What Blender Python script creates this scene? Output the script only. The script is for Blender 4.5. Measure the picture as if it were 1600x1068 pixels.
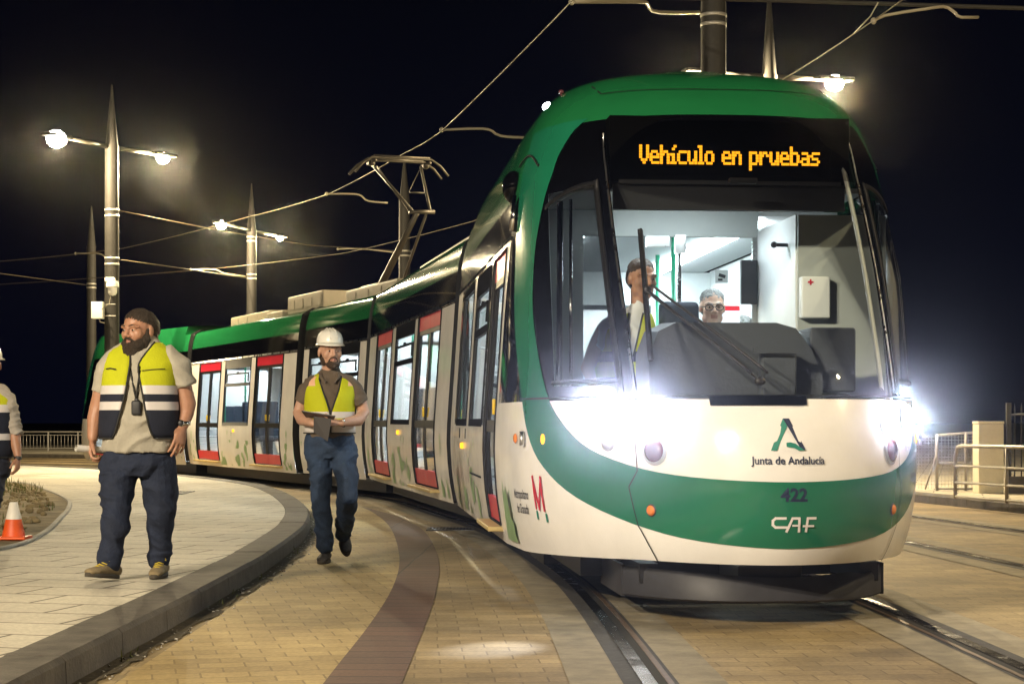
import bpy, bmesh, math, random
import numpy as np
from mathutils import Vector, Matrix, noise
random.seed(7)
for o in list(bpy.data.objects): bpy.data.objects.remove(o)
SC = bpy.context.scene
COL = SC.collection
PI = math.pi
def R(d): return math.radians(d)

# ------------------------------------------------------------------ camera
H, YH, F = 1.06, 657.0, 2800.0
cd = bpy.data.cameras.new('camera'); cam = bpy.data.objects.new('camera', cd); COL.objects.link(cam)
cam.location = (0, 0, H); cam.rotation_euler = (R(90), 0, 0)
cd.sensor_width = 36; cd.lens = F / 1600 * 36; cd.shift_y = (YH - 534) / 1600
cd.clip_start = .1; cd.clip_end = 900
SC.camera = cam

# ------------------------------------------------------------------ night sky
W = bpy.data.worlds.new('World'); SC.world = W; W.use_nodes = True
nt = W.node_tree; nt.nodes.clear()
wo = nt.nodes.new('ShaderNodeOutputWorld'); bg = nt.nodes.new('ShaderNodeBackground')
tc = nt.nodes.new('ShaderNodeTexCoord'); sx = nt.nodes.new('ShaderNodeSeparateXYZ'); cr = nt.nodes.new('ShaderNodeValToRGB')
nt.links.new(tc.outputs['Generated'], sx.inputs[0]); nt.links.new(sx.outputs['Z'], cr.inputs[0])
cr.color_ramp.elements[0].position = 0; cr.color_ramp.elements[0].color = (.0010, .0014, .0052, 1)
cr.color_ramp.elements[1].position = .30; cr.color_ramp.elements[1].color = (.0006, .0008, .0022, 1)
nt.links.new(cr.outputs[0], bg.inputs[0]); bg.inputs[1].default_value = 1.0
nt.links.new(bg.outputs[0], wo.inputs[0])

SC.view_settings.view_transform = 'Standard'
try: SC.view_settings.look = 'None'
except Exception: pass
SC.view_settings.exposure = 0.15
SC.view_settings.gamma = 1.0
SC.render.engine = 'CYCLES'
SC.cycles.use_denoising = True
SC.cycles.max_bounces = 8; SC.cycles.transparent_max_bounces = 24
SC.cycles.sample_clamp_indirect = 4
SC.cycles.caustics_reflective = False; SC.cycles.caustics_refractive = False

# ------------------------------------------------------------------ materials
def mat(name, col, rough=.6, metal=0, coat=0, var=.0, vs=6, bump=0, bs=40, spec=.5, emit=None, es=0, sss=0, rvar=0):
    m = bpy.data.materials.new(name); m.use_nodes = True
    n = m.node_tree.nodes; l = m.node_tree.links
    b = n['Principled BSDF']
    b.inputs['Base Color'].default_value = (*col, 1); b.inputs['Roughness'].default_value = rough
    b.inputs['Metallic'].default_value = metal; b.inputs['Coat Weight'].default_value = coat
    b.inputs['Coat Roughness'].default_value = .06
    b.inputs['Specular IOR Level'].default_value = spec
    if sss:
        b.inputs['Subsurface Weight'].default_value = sss; b.inputs['Subsurface Radius'].default_value = (.012, .005, .003); b.inputs['Subsurface Scale'].default_value = 1
    if emit: b.inputs['Emission Color'].default_value = (*emit, 1); b.inputs['Emission Strength'].default_value = es
    if var or bump or rvar:
        t = n.new('ShaderNodeTexCoord')
    if var or rvar:
        x = n.new('ShaderNodeTexNoise'); x.inputs['Scale'].default_value = vs; x.inputs['Detail'].default_value = 6; x.inputs['Roughness'].default_value = .65
        l.new(t.outputs['Object'], x.inputs['Vector'])
    if var:
        r = n.new('ShaderNodeValToRGB')
        r.color_ramp.elements[0].position = .3; r.color_ramp.elements[1].position = .72
        r.color_ramp.elements[0].color = (*[c * (1 - var) for c in col], 1); r.color_ramp.elements[1].color = (*[min(1, c * (1 + var * .7)) for c in col], 1)
        l.new(x.outputs['Fac'], r.inputs[0]); l.new(r.outputs[0], b.inputs['Base Color'])
    if rvar:
        mr = n.new('ShaderNodeMapRange'); mr.inputs['To Min'].default_value = max(.02, rough - rvar); mr.inputs['To Max'].default_value = min(1, rough + rvar)
        mr.inputs['From Min'].default_value = .3; mr.inputs['From Max'].default_value = .7
        l.new(x.outputs['Fac'], mr.inputs[0]); l.new(mr.outputs[0], b.inputs['Roughness'])
    if bump:
        y = n.new('ShaderNodeTexNoise'); y.inputs['Scale'].default_value = bs; y.inputs['Detail'].default_value = 5
        l.new(t.outputs['Object'], y.inputs['Vector'])
        bu = n.new('ShaderNodeBump'); bu.inputs['Strength'].default_value = bump; bu.inputs['Distance'].default_value = .02
        l.new(y.outputs['Fac'], bu.inputs['Height']); l.new(bu.outputs[0], b.inputs['Normal'])
    return m

def emis(name, col, s):
    m = bpy.data.materials.new(name); m.use_nodes = True
    n = m.node_tree.nodes; n.clear(); l = m.node_tree.links
    o = n.new('ShaderNodeOutputMaterial'); e = n.new('ShaderNodeEmission')
    e.inputs[0].default_value = (*col, 1); e.inputs[1].default_value = s; l.new(e.outputs[0], o.inputs[0])
    return m

def glass(name, tint=(.85, .9, .9), refl=1.0):
    m = bpy.data.materials.new(name); m.use_nodes = True
    n = m.node_tree.nodes; n.clear(); l = m.node_tree.links
    o = n.new('ShaderNodeOutputMaterial'); t = n.new('ShaderNodeBsdfTransparent'); g = n.new('ShaderNodeBsdfGlossy')
    mx = n.new('ShaderNodeMixShader'); f = n.new('ShaderNodeFresnel'); mu = n.new('ShaderNodeMath'); mu.operation = 'MULTIPLY'
    t.inputs[0].default_value = (*tint, 1); g.inputs['Roughness'].default_value = .03; f.inputs[0].default_value = 1.5; mu.inputs[1].default_value = refl
    l.new(f.outputs[0], mu.inputs[0]); l.new(mu.outputs[0], mx.inputs[0]); l.new(t.outputs[0], mx.inputs[1]); l.new(g.outputs[0], mx.inputs[2]); l.new(mx.outputs[0], o.inputs[0])
    return m

def paver(name, c1, c2, cm, bw, rh, mortar=.006, off=.5, rot=0, rough=.75, stain=.35, bias=0):
    m = bpy.data.materials.new(name); m.use_nodes = True
    n = m.node_tree.nodes; l = m.node_tree.links; b = n['Principled BSDF']
    t = n.new('ShaderNodeTexCoord'); mp = n.new('ShaderNodeMapping'); mp.inputs['Rotation'].default_value[2] = R(rot)
    l.new(t.outputs['Object'], mp.inputs[0])
    wn = n.new('ShaderNodeTexNoise'); wn.inputs['Scale'].default_value = .9; wn.inputs['Detail'].default_value = 2
    l.new(mp.outputs[0], wn.inputs['Vector'])
    wa = n.new('ShaderNodeVectorMath'); wa.operation = 'MULTIPLY_ADD'; wa.inputs[1].default_value = (.03, .03, 0)
    l.new(wn.outputs['Color'], wa.inputs[0]); l.new(mp.outputs[0], wa.inputs[2])
    k = n.new('ShaderNodeTexBrick'); k.inputs['Scale'].default_value = 1; k.inputs['Brick Width'].default_value = bw; k.inputs['Row Height'].default_value = rh
    k.inputs['Mortar Size'].default_value = mortar; k.offset = off; k.inputs['Mortar Smooth'].default_value = .25; k.inputs['Bias'].default_value = bias
    k.inputs['Color1'].default_value = (*c1, 1); k.inputs['Color2'].default_value = (*c2, 1); k.inputs['Mortar'].default_value = (*cm, 1)
    l.new(wa.outputs[0], k.inputs['Vector'])
    x = n.new('ShaderNodeTexNoise'); x.inputs['Scale'].default_value = .8; x.inputs['Detail'].default_value = 8; x.inputs['Roughness'].default_value = .7
    l.new(t.outputs['Object'], x.inputs['Vector'])
    r = n.new('ShaderNodeValToRGB'); r.color_ramp.elements[0].position = .38; r.color_ramp.elements[1].position = .62
    r.color_ramp.elements[0].color = (1 - stain, 1 - stain * 1.05, 1 - stain * 1.12, 1); r.color_ramp.elements[1].color = (1.04, 1.03, 1, 1)
    xb = n.new('ShaderNodeTexNoise'); xb.inputs['Scale'].default_value = .33; xb.inputs['Detail'].default_value = 5; xb.inputs['Distortion'].default_value = 1.2
    l.new(t.outputs['Object'], xb.inputs['Vector'])
    av = n.new('ShaderNodeMath'); av.operation = 'MULTIPLY_ADD'; av.inputs[1].default_value = .55; sc_ = n.new('ShaderNodeMath'); sc_.operation = 'MULTIPLY'; sc_.inputs[1].default_value = .45
    l.new(xb.outputs['Fac'], sc_.inputs[0]); l.new(x.outputs['Fac'], av.inputs[0]); l.new(sc_.outputs[0], av.inputs[2])
    l.new(av.outputs[0], r.inputs[0])
    x2 = n.new('ShaderNodeTexNoise'); x2.inputs['Scale'].default_value = 45; x2.inputs['Detail'].default_value = 4
    l.new(t.outputs['Object'], x2.inputs['Vector'])
    r2 = n.new('ShaderNodeValToRGB'); r2.color_ramp.elements[0].position = .3; r2.color_ramp.elements[1].position = .7
    r2.color_ramp.elements[0].color = (.78, .78, .78, 1); r2.color_ramp.elements[1].color = (1.08, 1.08, 1.08, 1); l.new(x2.outputs['Fac'], r2.inputs[0])
    m1 = n.new('ShaderNodeMixRGB'); m1.blend_type = 'MULTIPLY'; m1.inputs[0].default_value = 1; l.new(k.outputs['Color'], m1.inputs[1]); l.new(r.outputs[0], m1.inputs[2])
    m2 = n.new('ShaderNodeMixRGB'); m2.blend_type = 'MULTIPLY'; m2.inputs[0].default_value = 1; l.new(m1.outputs[0], m2.inputs[1]); l.new(r2.outputs[0], m2.inputs[2])
    l.new(m2.outputs[0], b.inputs['Base Color']); b.inputs['Roughness'].default_value = rough
    bu = n.new('ShaderNodeBump'); bu.inputs['Strength'].default_value = .35; bu.inputs['Distance'].default_value = .012; bu.invert = True
    ad = n.new('ShaderNodeMath'); ad.operation = 'MULTIPLY_ADD'; ad.inputs[1].default_value = .25
    l.new(x2.outputs['Fac'], ad.inputs[0]); l.new(k.outputs['Fac'], ad.inputs[2]); l.new(ad.outputs[0], bu.inputs['Height']); l.new(bu.outputs[0], b.inputs['Normal'])
    return m

M = {}
M['white'] = mat('tram white paint', (.80, .785, .765), .16, var=.08, vs=2.5, rvar=.03, spec=.35)
M['green'] = mat('tram green paint', (.010, .125, .040), .08, var=.08, vs=3, spec=.14)
M['teal'] = mat('tram swoosh green paint', (.010, .15, .078), .15, var=.08, vs=3, rvar=.03)
M['black'] = mat('black gloss panel', (.0012, .0012, .0018), .05, spec=.2)
M['rubber'] = mat('black rubber', (.010, .010, .011), .5, var=.3, spec=.2)
M['red'] = mat('red door panel', (.55, .025, .05), .35, var=.1, spec=.15)
M['steel'] = mat('brushed steel', (.55, .55, .54), .3, metal=1, rvar=.12)
M['chrome'] = mat('chrome', (.75, .75, .75), .12, metal=1)
M['seam'] = mat('panel gap', (.012, .014, .014), .8, spec=.1)
M['void'] = mat('matt black display case', (.001, .001, .001), .9, spec=.02)
M['navy'] = mat('navy lettering', (.012, .02, .06), .5)
M['logo_teal'] = mat('logo green', (.015, .20, .14), .5)
M['logo_red'] = mat('logo red', (.55, .02, .05), .4)
M['print'] = mat('dark print', (.03, .03, .03), .5)
M['logo_white'] = mat('logo silver', (.7, .68, .68), .35)
M['foil'] = mat('leaf green film', (.22, .36, .17), .45, var=.2)
M['dark'] = mat('dark plastic', (.015, .015, .018), .5, var=.2)
M['desk'] = mat('grey desk plastic', (.075, .082, .10), .5, bump=.1)
M['grey'] = mat('grey underframe', (.030, .030, .036), .55, var=.35, vs=4)
M['lining'] = mat('interior white lining', (.78, .80, .80), .45, var=.04)
M['panel'] = mat('interior grey panel', (.42, .45, .44), .6, var=.06)
M['floor'] = mat('interior floor', (.12, .12, .13), .7, var=.2)
M['pole'] = mat('green handrail', (.02, .22, .12), .3)
M['seat'] = mat('seat fabric', (.02, .03, .05), .8)
M['glass'] = glass('window glass', (.88, .94, .94), .7)
M['screen_glass'] = glass('windscreen glass', (.92, .96, .95), .8)
M['dark_glass'] = glass('tinted glass', (.42, .42, .42), .7)
M['led'] = emis('amber led', (1.0, .37, .012), 3.6)
M['tube'] = emis('ceiling light', (.86, .95, 1.0), 46)
M['tube_bright'] = emis('saloon ceiling light', (.88, .96, 1.0), 95)
M['head'] = emis('headlight lens', (.86, .89, 1.0), 100)
M['amber_on'] = emis('lit amber lamp', (1.0, .42, .02), 2.2)
M['amber'] = mat('amber lens', (.75, .22, .03), .25, coat=.5)
M['red_lens'] = mat('red lens', (.10, .028, .04), .2, coat=.5)
M['clear_lens'] = mat('clear lens', (.35, .37, .4), .15, coat=.6)
M['yellow'] = mat('yellow handle', (.75, .5, .02), .4)
M['tread'] = mat('door step tread', (.5, .38, .16), .6, metal=.2, var=.2)
M['roofbox'] = mat('beige roof box', (.22, .19, .14), .6, var=.12)
M['screen'] = emis('info screen', (.85, .9, 1.0), 1.6)
M['screen_red'] = emis('info screen header', (.9, .04, .06), 1.2)
M['pantograph'] = mat('galvanised frame', (.075, .065, .05), .5, metal=.5, var=.2)

# ------------------------------------------------------------------ mesh builder
class MB:
    def __init__(s): s.v = []; s.f = []; s.m = []
    def add(s, vs, fs, m=0):
        o = len(s.v); s.v += [tuple(v) for v in vs]
        s.f += [tuple(i + o for i in f) for f in fs]; s.m += [m] * len(fs); return s
    def box(s, c, d, m=0, rot=None, bev=0):
        x, y, z = [k / 2 for k in d]
        if bev:
            bm = bmesh.new(); bmesh.ops.create_cube(bm, size=1)
            for v in bm.verts: v.co = Vector((v.co.x * d[0], v.co.y * d[1], v.co.z * d[2]))
            bmesh.ops.bevel(bm, geom=bm.edges[:], offset=bev, segments=3, affect='EDGES', profile=.6)
            vs = [v.co.copy() for v in bm.verts]; fs = [[v.index for v in f.verts] for f in bm.faces]; bm.free()
        else:
            vs = [Vector(p) for p in ((-x, -y, -z), (x, -y, -z), (x, y, -z), (-x, y, -z), (-x, -y, z), (x, -y, z), (x, y, z), (-x, y, z))]
            fs = [(0, 3, 2, 1), (4, 5, 6, 7), (0, 1, 5, 4), (1, 2, 6, 5), (2, 3, 7, 6), (3, 0, 4, 7)]
        if rot: vs = [rot @ v for v in vs]
        return s.add([v + Vector(c) for v in vs], fs, m)
    def tube(s, pts, r, n=8, m=0, cap=True):
        pts = [Vector(p) for p in pts]; k = len(pts)
        rs = r if isinstance(r, (list, tuple)) else [r] * k
        o = len(s.v); ref = None
        for i in range(k):
            t = (pts[min(i + 1, k - 1)] - pts[max(i - 1, 0)]).normalized()
            if ref is None: ref = Vector((0, 0, 1)) if abs(t.z) < .9 else Vector((1, 0, 0))
            a = (ref - t * ref.dot(t)).normalized(); b = t.cross(a); ref = a
            for j in range(n):
                q = 2 * PI * j / n; s.v.append(tuple(pts[i] + (a * math.cos(q) + b * math.sin(q)) * rs[i]))
        for i in range(k - 1):
            for j in range(n):
                s.f.append((o + i * n + j, o + i * n + (j + 1) % n, o + (i + 1) * n + (j + 1) % n, o + (i + 1) * n + j)); s.m.append(m)
        if cap:
            s.f.append(tuple(o + j for j in reversed(range(n)))); s.m.append(m)
            s.f.append(tuple(o + (k - 1) * n + j for j in range(n))); s.m.append(m)
        return s
    def lathe(s, prof, c=(0, 0, 0), n=24, m=0, ax='z'):
        o = len(s.v); c = Vector(c)
        for (r, z) in prof:
            for j in range(n):
                q = 2 * PI * j / n
                p = Vector((r * math.cos(q), r * math.sin(q), z))
                if ax == 'y': p = Vector((p.x, p.z, p.y))
                if ax == 'x': p = Vector((p.z, p.x, p.y))
                s.v.append(tuple(c + p))
        for i in range(len(prof) - 1):
            for j in range(n):
                s.f.append((o + i * n + j, o + i * n + (j + 1) % n, o + (i + 1) * n + (j + 1) % n, o + (i + 1) * n + j)); s.m.append(m)
        return s
    def ell(s, c, r, m=0, n=16, k=10, rot=None):
        o = len(s.v); c = Vector(c)
        for i in range(k + 1):
            p = PI * i / k
            for j in range(n):
                q = 2 * PI * j / n
                v = Vector((r[0] * math.sin(p) * math.cos(q), r[1] * math.sin(p) * math.sin(q), r[2] * math.cos(p)))
                if rot: v = rot @ v
                s.v.append(tuple(c + v))
        for i in range(k):
            for j in range(n):
                s.f.append((o + i * n + j, o + (i + 1) * n + j, o + (i + 1) * n + (j + 1) % n, o + i * n + (j + 1) % n)); s.m.append(m)
        return s
    def chain(s, pts, m=0, n=14, ref=(1, 0, 0), round0=True, round1=True):
        """closed loft of ellipses: pts = (pos, rx, ry)"""
        P = [(Vector(p), a, b) for p, a, b in pts]
        if round1:
            p, a, b = P[-1]; t = (p - P[-2][0]).normalized(); e = min(a, b)
            P += [(p + t * e * .5, a * .85, b * .85), (p + t * e * .85, a * .5, b * .5)]
        if round0:
            p, a, b = P[0]; t = (p - P[1][0]).normalized(); e = min(a, b)
            P = [(p + t * e * .85, a * .5, b * .5), (p + t * e * .5, a * .85, b * .85)] + P
        k = len(P); o = len(s.v); ref = Vector(ref)
        for i in range(k):
            t = (P[min(i + 1, k - 1)][0] - P[max(i - 1, 0)][0]).normalized()
            a = (ref - t * ref.dot(t))
            a = a.normalized() if a.length > 1e-4 else Vector((0, 1, 0)); b = t.cross(a)
            for j in range(n):
                q = 2 * PI * j / n; s.v.append(tuple(P[i][0] + a * math.cos(q) * P[i][1] + b * math.sin(q) * P[i][2]))
        for i in range(k - 1):
            for j in range(n):
                s.f.append((o + i * n + j, o + i * n + (j + 1) % n, o + (i + 1) * n + (j + 1) % n, o + (i + 1) * n + j)); s.m.append(m)
        s.f.append(tuple(o + j for j in reversed(range(n)))); s.m.append(m)
        s.f.append(tuple(o + (k - 1) * n + j for j in range(n))); s.m.append(m)
        return s
    def mesh(s, name, mats, smooth=True):
        me = bpy.data.meshes.new(name); me.from_pydata(s.v, [], s.f)
        for x in mats: me.materials.append(x)
        me.polygons.foreach_set('material_index', s.m)
        me.polygons.foreach_set('use_smooth', [smooth] * len(s.f))
        me.update(); return me
    def build(s, name, mats, parent=None, loc=(0, 0, 0), rz=0, smooth=True, sharp=None):
        if not isinstance(mats, (list, tuple)): mats = [mats]
        return link(name, s.mesh(name, mats, smooth), parent, loc, rz, sharp)

def link(name, me, parent=None, loc=(0, 0, 0), rz=0, sharp=None):
    o = bpy.data.objects.new(name, me); COL.objects.link(o); o.location = loc; o.rotation_euler = (0, 0, rz)
    if parent: o.parent = parent
    if sharp and hasattr(me, 'set_sharp_from_angle'): me.set_sharp_from_angle(angle=R(sharp))
    return o
def tag(o, label=None, cat=None, group=None, kind=None):
    if label: o['label'] = label
    if cat: o['category'] = cat
    if group: o['group'] = group
    if kind: o['kind'] = kind
    return o
def empty(name, loc, label, cat, group=None, rz=0):
    o = bpy.data.objects.new(name, None); COL.objects.link(o); o.location = loc; o.rotation_euler = (0, 0, rz); o.empty_display_size = .2
    return tag(o, label, cat, group)
def copy_tree(o, parent=None):
    c = o.copy(); COL.objects.link(c)
    if parent: c.parent = parent
    for ch in list(o.children): copy_tree(ch, c)
    return c
def spline(pts, n):
    """Catmull-Rom resample"""
    P = [np.array(p, float) for p in pts]; P = [2 * P[0] - P[1]] + P + [2 * P[-1] - P[-2]]
    out = []; seg = len(P) - 3
    for k in range(n):
        u = k / (n - 1) * seg; i = min(int(u), seg - 1); t = u - i
        a, b, c, d = P[i:i + 4]
        out.append(.5 * ((2 * b) + (-a + c) * t + (2 * a - 5 * b + 4 * c - d) * t * t + (-a + 3 * b - 3 * c + d) * t ** 3))
    return out
def evenly(pts, n):
    """resample a polyline at equal arc length"""
    P = np.array(pts, float); L = np.r_[0, np.cumsum(np.linalg.norm(np.diff(P, axis=0), axis=1))]
    t = np.linspace(0, L[-1], n)
    return [np.array([np.interp(q, L, P[:, k]) for k in range(P.shape[1])]) for q in t]
def offset2(pts, d):
    """offset an xy polyline to its right by d"""
    P = np.array(pts, float); T = np.gradient(P, axis=0); T /= np.linalg.norm(T, axis=1)[:, None]
    return [np.array((p[0] + t[1] * d, p[1] - t[0] * d)) for p, t in zip(P, T)]
def strip(name, A, B, z, m, label=None):
    mb = MB(); n = len(A)
    mb.add([(a[0], a[1], z) for a in A] + [(b[0], b[1], z) for b in B], [(i, n + i, n + i + 1, i + 1) for i in range(n - 1)])
    o = mb.build(name, m, smooth=False); o['kind'] = 'structure'; return o
# ------------------------------------------------------------------ ground, road, tracks, pavement
M['earth'] = mat('dark ground', (.06, .052, .04), .95, var=.4, vs=1.2, bump=.5, bs=9)
M['road'] = paver('beige road pavers', (.43, .325, .165), (.30, .225, .11), (.235, .17, .082), .22, .14, .0045, rot=-3, stain=.6)
M['band'] = paver('dark brown pavers', (.135, .072, .05), (.105, .06, .045), (.04, .028, .022), .6, .2, .008, off=0, rot=2, stain=.25)
M['apron'] = mat('concrete strip', (.235, .20, .135), .8, var=.35, vs=5, bump=.25, bs=60)
M['seal'] = mat('dark rail sealant', (.045, .042, .04), .8, var=.35, vs=14, bump=.3)
M['railhead'] = mat('polished rail', (.42, .41, .40), .22, metal=1, rvar=.1)
M['groove'] = mat('rail groove', (.012, .010, .008), .9)
M['lip'] = mat('rusty rail lip', (.13, .085, .05), .6, metal=.5, var=.3, vs=20)
M['slab'] = paver('pale pavement slabs', (.58, .535, .43), (.53, .485, .39), (.10, .085, .06), .62, .42, .011, rot=14, stain=.3)
M['kerb'] = mat('kerb stone', (.095, .083, .066), .8, var=.4, vs=7, bump=.35, bs=55)
M['kerb2'] = mat('pale edging stone', (.42, .39, .33), .8, var=.2, vs=9, bump=.2)
M['soil'] = mat('dry soil', (.25, .19, .095), .95, var=.5, vs=3.5, bump=.9, bs=14)
M['weed'] = mat('dry weeds', (.12, .13, .03), .8, var=.4)
M['metalp'] = mat('painted grey mast', (.030, .028, .025), .6, var=.2, vs=4, spec=.2)
M['galv'] = mat('galvanised tube', (.42, .40, .36), .45, metal=.5, var=.15)
M['wallwhite'] = mat('white rendered pillar', (.72, .66, .52), .8, var=.1, vs=5, bump=.2)
M['iron'] = mat('dark wrought iron', (.03, .03, .03), .5)
M['wire'] = mat('copper wire', (.15, .12, .08), .5, metal=.5)
M['rod'] = mat('pale insulator rod', (.26, .23, .17), .5)
M['camwhite'] = mat('white plastic', (.72, .70, .64), .4)
M['lens_warm'] = emis('street lamp lens', (1.0, .90, .66), 120)
M['cone_orange'] = mat('orange cone rubber', (.75, .10, .015), .5, var=.15)
M['cone_white'] = mat('white cone sleeve', (.78, .74, .66), .45, var=.1)

AX = [(1.42, -8), (1.44, 0), (1.42, 4), (1.37, 7.3), (1.27, 10.5), (1.10, 13), (.66, 16.8), (-.05, 20.5), (-.85, 24.2), (-2.15, 27.7), (-3.55, 31), (-5.15, 34.5), (-7.2, 38), (-9.7, 41), (-12.9, 43.8), (-17.5, 46.5), (-30, 52)]
AXS = evenly(spline(AX, 400), 240)
mb = MB(); mb.add([(-400, -300, -.05), (400, -300, -.05), (400, 800, -.05), (-400, 800, -.05)], [(0, 1, 2, 3)])
mb.build('ground', M['earth'], smooth=False)['kind'] = 'structure'
mb = MB(); mb.add([(-34, -20, 0), (26, -20, 0), (26, 66, 0), (-34, 66, 0)], [(0, 1, 2, 3)])
mb.build('road', M['road'], smooth=False)['kind'] = 'structure'
for k, side_off in enumerate((0, 3.4)):
    ax = offset2(AXS, side_off) if side_off else AXS
    for s in (-1, 1):
        st = lambda n_, a, b, z, m: strip(n_, offset2(ax, s * a), offset2(ax, s * b), z, m)
        st('concrete_strip', 1.14, .92, .004, M['apron']); st('concrete_strip', .72, .50, .004, M['apron'])
        st('sealant_strip', .925, .845, .006, M['seal']); st('sealant_strip', .735, .700, .006, M['seal'])
        mb = MB()
        for (a, b, z0, z1, mi) in ((.85, .79, .012, .012, 0), (.79, .789, .012, .007, 1), (.789, .746, .007, .007, 1), (.746, .745, .007, .010, 2), (.745, .72, .010, .010, 2)):
            A, B = offset2(ax, s * a), offset2(ax, s * b); n = len(A)
            mb.add([(p[0], p[1], z0) for p in A] + [(p[0], p[1], z1) for p in B], [(i, n + i, n + i + 1, i + 1) for i in range(n - 1)], mi)
        o = mb.build('tram_rail', [M['railhead'], M['groove'], M['lip']], smooth=False)
        tag(o, (('grooved steel rail under the left side of the tram, shining beside the brown paver band', 'grooved steel rail under the right side of the tram front') if k == 0 else
                ('rail of the empty second track, the one nearer to the tram', 'rail of the empty second track, the one nearer to the guard rail'))[0 if s < 0 else 1], 'rail', 'grooved tram rails in the paving')
bandL = [(-.80, -6), (-.78, 3), (-.76, 7.22), (-.74, 9.25), (-.755, 11.24), (-.83, 13.2), (-.98, 15.3), (-1.2, 17.7), (-1.47, 19.8), (-1.85, 22), (-2.6, 24.6)]
bandR = [(-.46, -6), (-.45, 3), (-.446, 7.22), (-.45, 9.13), (-.466, 10.87), (-.525, 12.96), (-.64, 14.9), (-.85, 17.25), (-1.1, 18.9), (-1.45, 20.6), (-2.5, 24.3)]
M['yellow_road'] = paver('yellow road pavers', (.53, .395, .17), (.40, .295, .125), (.29, .21, .09), .20, .15, .005, rot=-12, stain=.5)
KL = [(-1.60, -6), (-1.60, 3), (-1.60, 7.2), (-1.60, 12), (-1.62, 14), (-1.74, 16.15), (-1.95, 18.4), (-2.28, 20.6), (-2.9, 23.4)]
strip('road_edge_paving', evenly(spline(KL, 100), 80), evenly(spline(bandL[:-1] + [(-2.2, 23.3)], 100), 80), .002, M['yellow_road'])
strip('paver_band', evenly(spline(bandL, 100), 80), evenly(spline(bandR, 100), 80), .004, M['band'])

KERB = [(-1.9, -8), (-1.85, -2), (-1.80, 3), (-1.78, 6.42), (-1.76, 7.6), (-1.73, 9.2), (-1.72, 10.8), (-1.72, 12.3), (-1.76, 14), (-1.86, 16.15), (-2.07, 18.4), (-2.40, 20.6), (-2.98, 23.6), (-3.75, 26.6), (-5.1, 29.9), (-6.95, 33.4), (-9.7, 37.4), (-12.9, 40.6), (-17.5, 43.6), (-30, 49)]
KS = evenly(spline(KERB, 600), 900)
PZ = .12
def kerb_line(name, pts, side, w, z, h0=-.04, step=8, m=None, gap=.004):
    """a row of kerb stones: outer face towards -side"""
    mb = MB(); off = offset2(pts, side * w); n = len(pts); rnd = random.Random(3)
    i = 0
    while i < n - 1:
        j = min(i + step, n - 1); dz = rnd.uniform(-.002, .003)
        A = [Vector((*pts[k], 0)) for k in range(i, j + 1)]; B = [Vector((*off[k], 0)) for k in range(i, j + 1)]
        tA = (A[-1] - A[0]).normalized() * gap
        A[0] = A[0] + tA; B[0] = B[0] + tA; A[-1] = A[-1] - tA; B[-1] = B[-1] - tA
        K = len(A); rows = []
        for a, b in zip(A, B):
            d = (b - a).normalized()
            rows.append([a + Vector((0, 0, h0)), a + d * .006 + Vector((0, 0, z - .022 + dz)), a + d * .026 + Vector((0, 0, z + dz)), b - d * .008 + Vector((0, 0, z + dz)), b + Vector((0, 0, z - .008 + dz)), b + Vector((0, 0, h0))])
        vs = [p for r in rows for p in r]; fs = [(k * 6 + q, k * 6 + q + 1, (k + 1) * 6 + q + 1, (k + 1) * 6 + q) for k in range(K - 1) for q in range(5)]
        fs += [tuple(range(6)), tuple((K - 1) * 6 + q for q in reversed(range(6)))]
        mb.add(vs, fs); i = j
    o = mb.build(name, m or M['kerb'], smooth=False); o['kind'] = 'structure'; return o
kerb_line('kerb', KS, -1, .26, PZ + .006, step=12)
inner = offset2(KS, -.25)
# pavement sheet, cut out where the planting bed lies below it is not needed: the bed is a raised mound
strip('pavement', [(-40, p[1] + 0.0) for p in inner], inner, PZ, M['slab'])
BED = [(-13, 30.5), (-9.5, 29.2), (-7.4, 26.8), (-6.1, 23.5), (-5.25, 21), (-4.75, 19), (-4.4, 17.3), (-4.08, 15.7), (-3.86, 14.4), (-3.76, 13.3), (-3.95, 12), (-4.8, 10.6), (-7, 9.6), (-13, 9)]
BS = evenly(spline(BED, 300), 160)
kerb_line('bed_edging', BS, -1, .07, PZ + .022, h0=.05, step=5, m=M['kerb2'])
mb = MB(); bi = offset2(BS, -.06); n = len(bi); K = 26
for k in range(K + 1):
    t = (k / K) ** 1.6
    for p in bi:
        x = p[0] + (-13 - p[0]) * t; y = p[1] + (19 - p[1]) * t * .6
        e = min(1, t * 9)
        mb.v.append((x, y, PZ + .008 + e * (.03 + .05 * noise.noise(Vector((x * 2.2, y * 2.2, 0))) + .03 * noise.noise(Vector((x * 8, y * 8, 3))))))
for k in range(K):
    for i in range(n - 1):
        mb.f.append((k * n + i, k * n + i + 1, (k + 1) * n + i + 1, (k + 1) * n + i)); mb.m.append(0)
o = mb.build('soil_bed', M['soil']); o['kind'] = 'structure'
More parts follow.
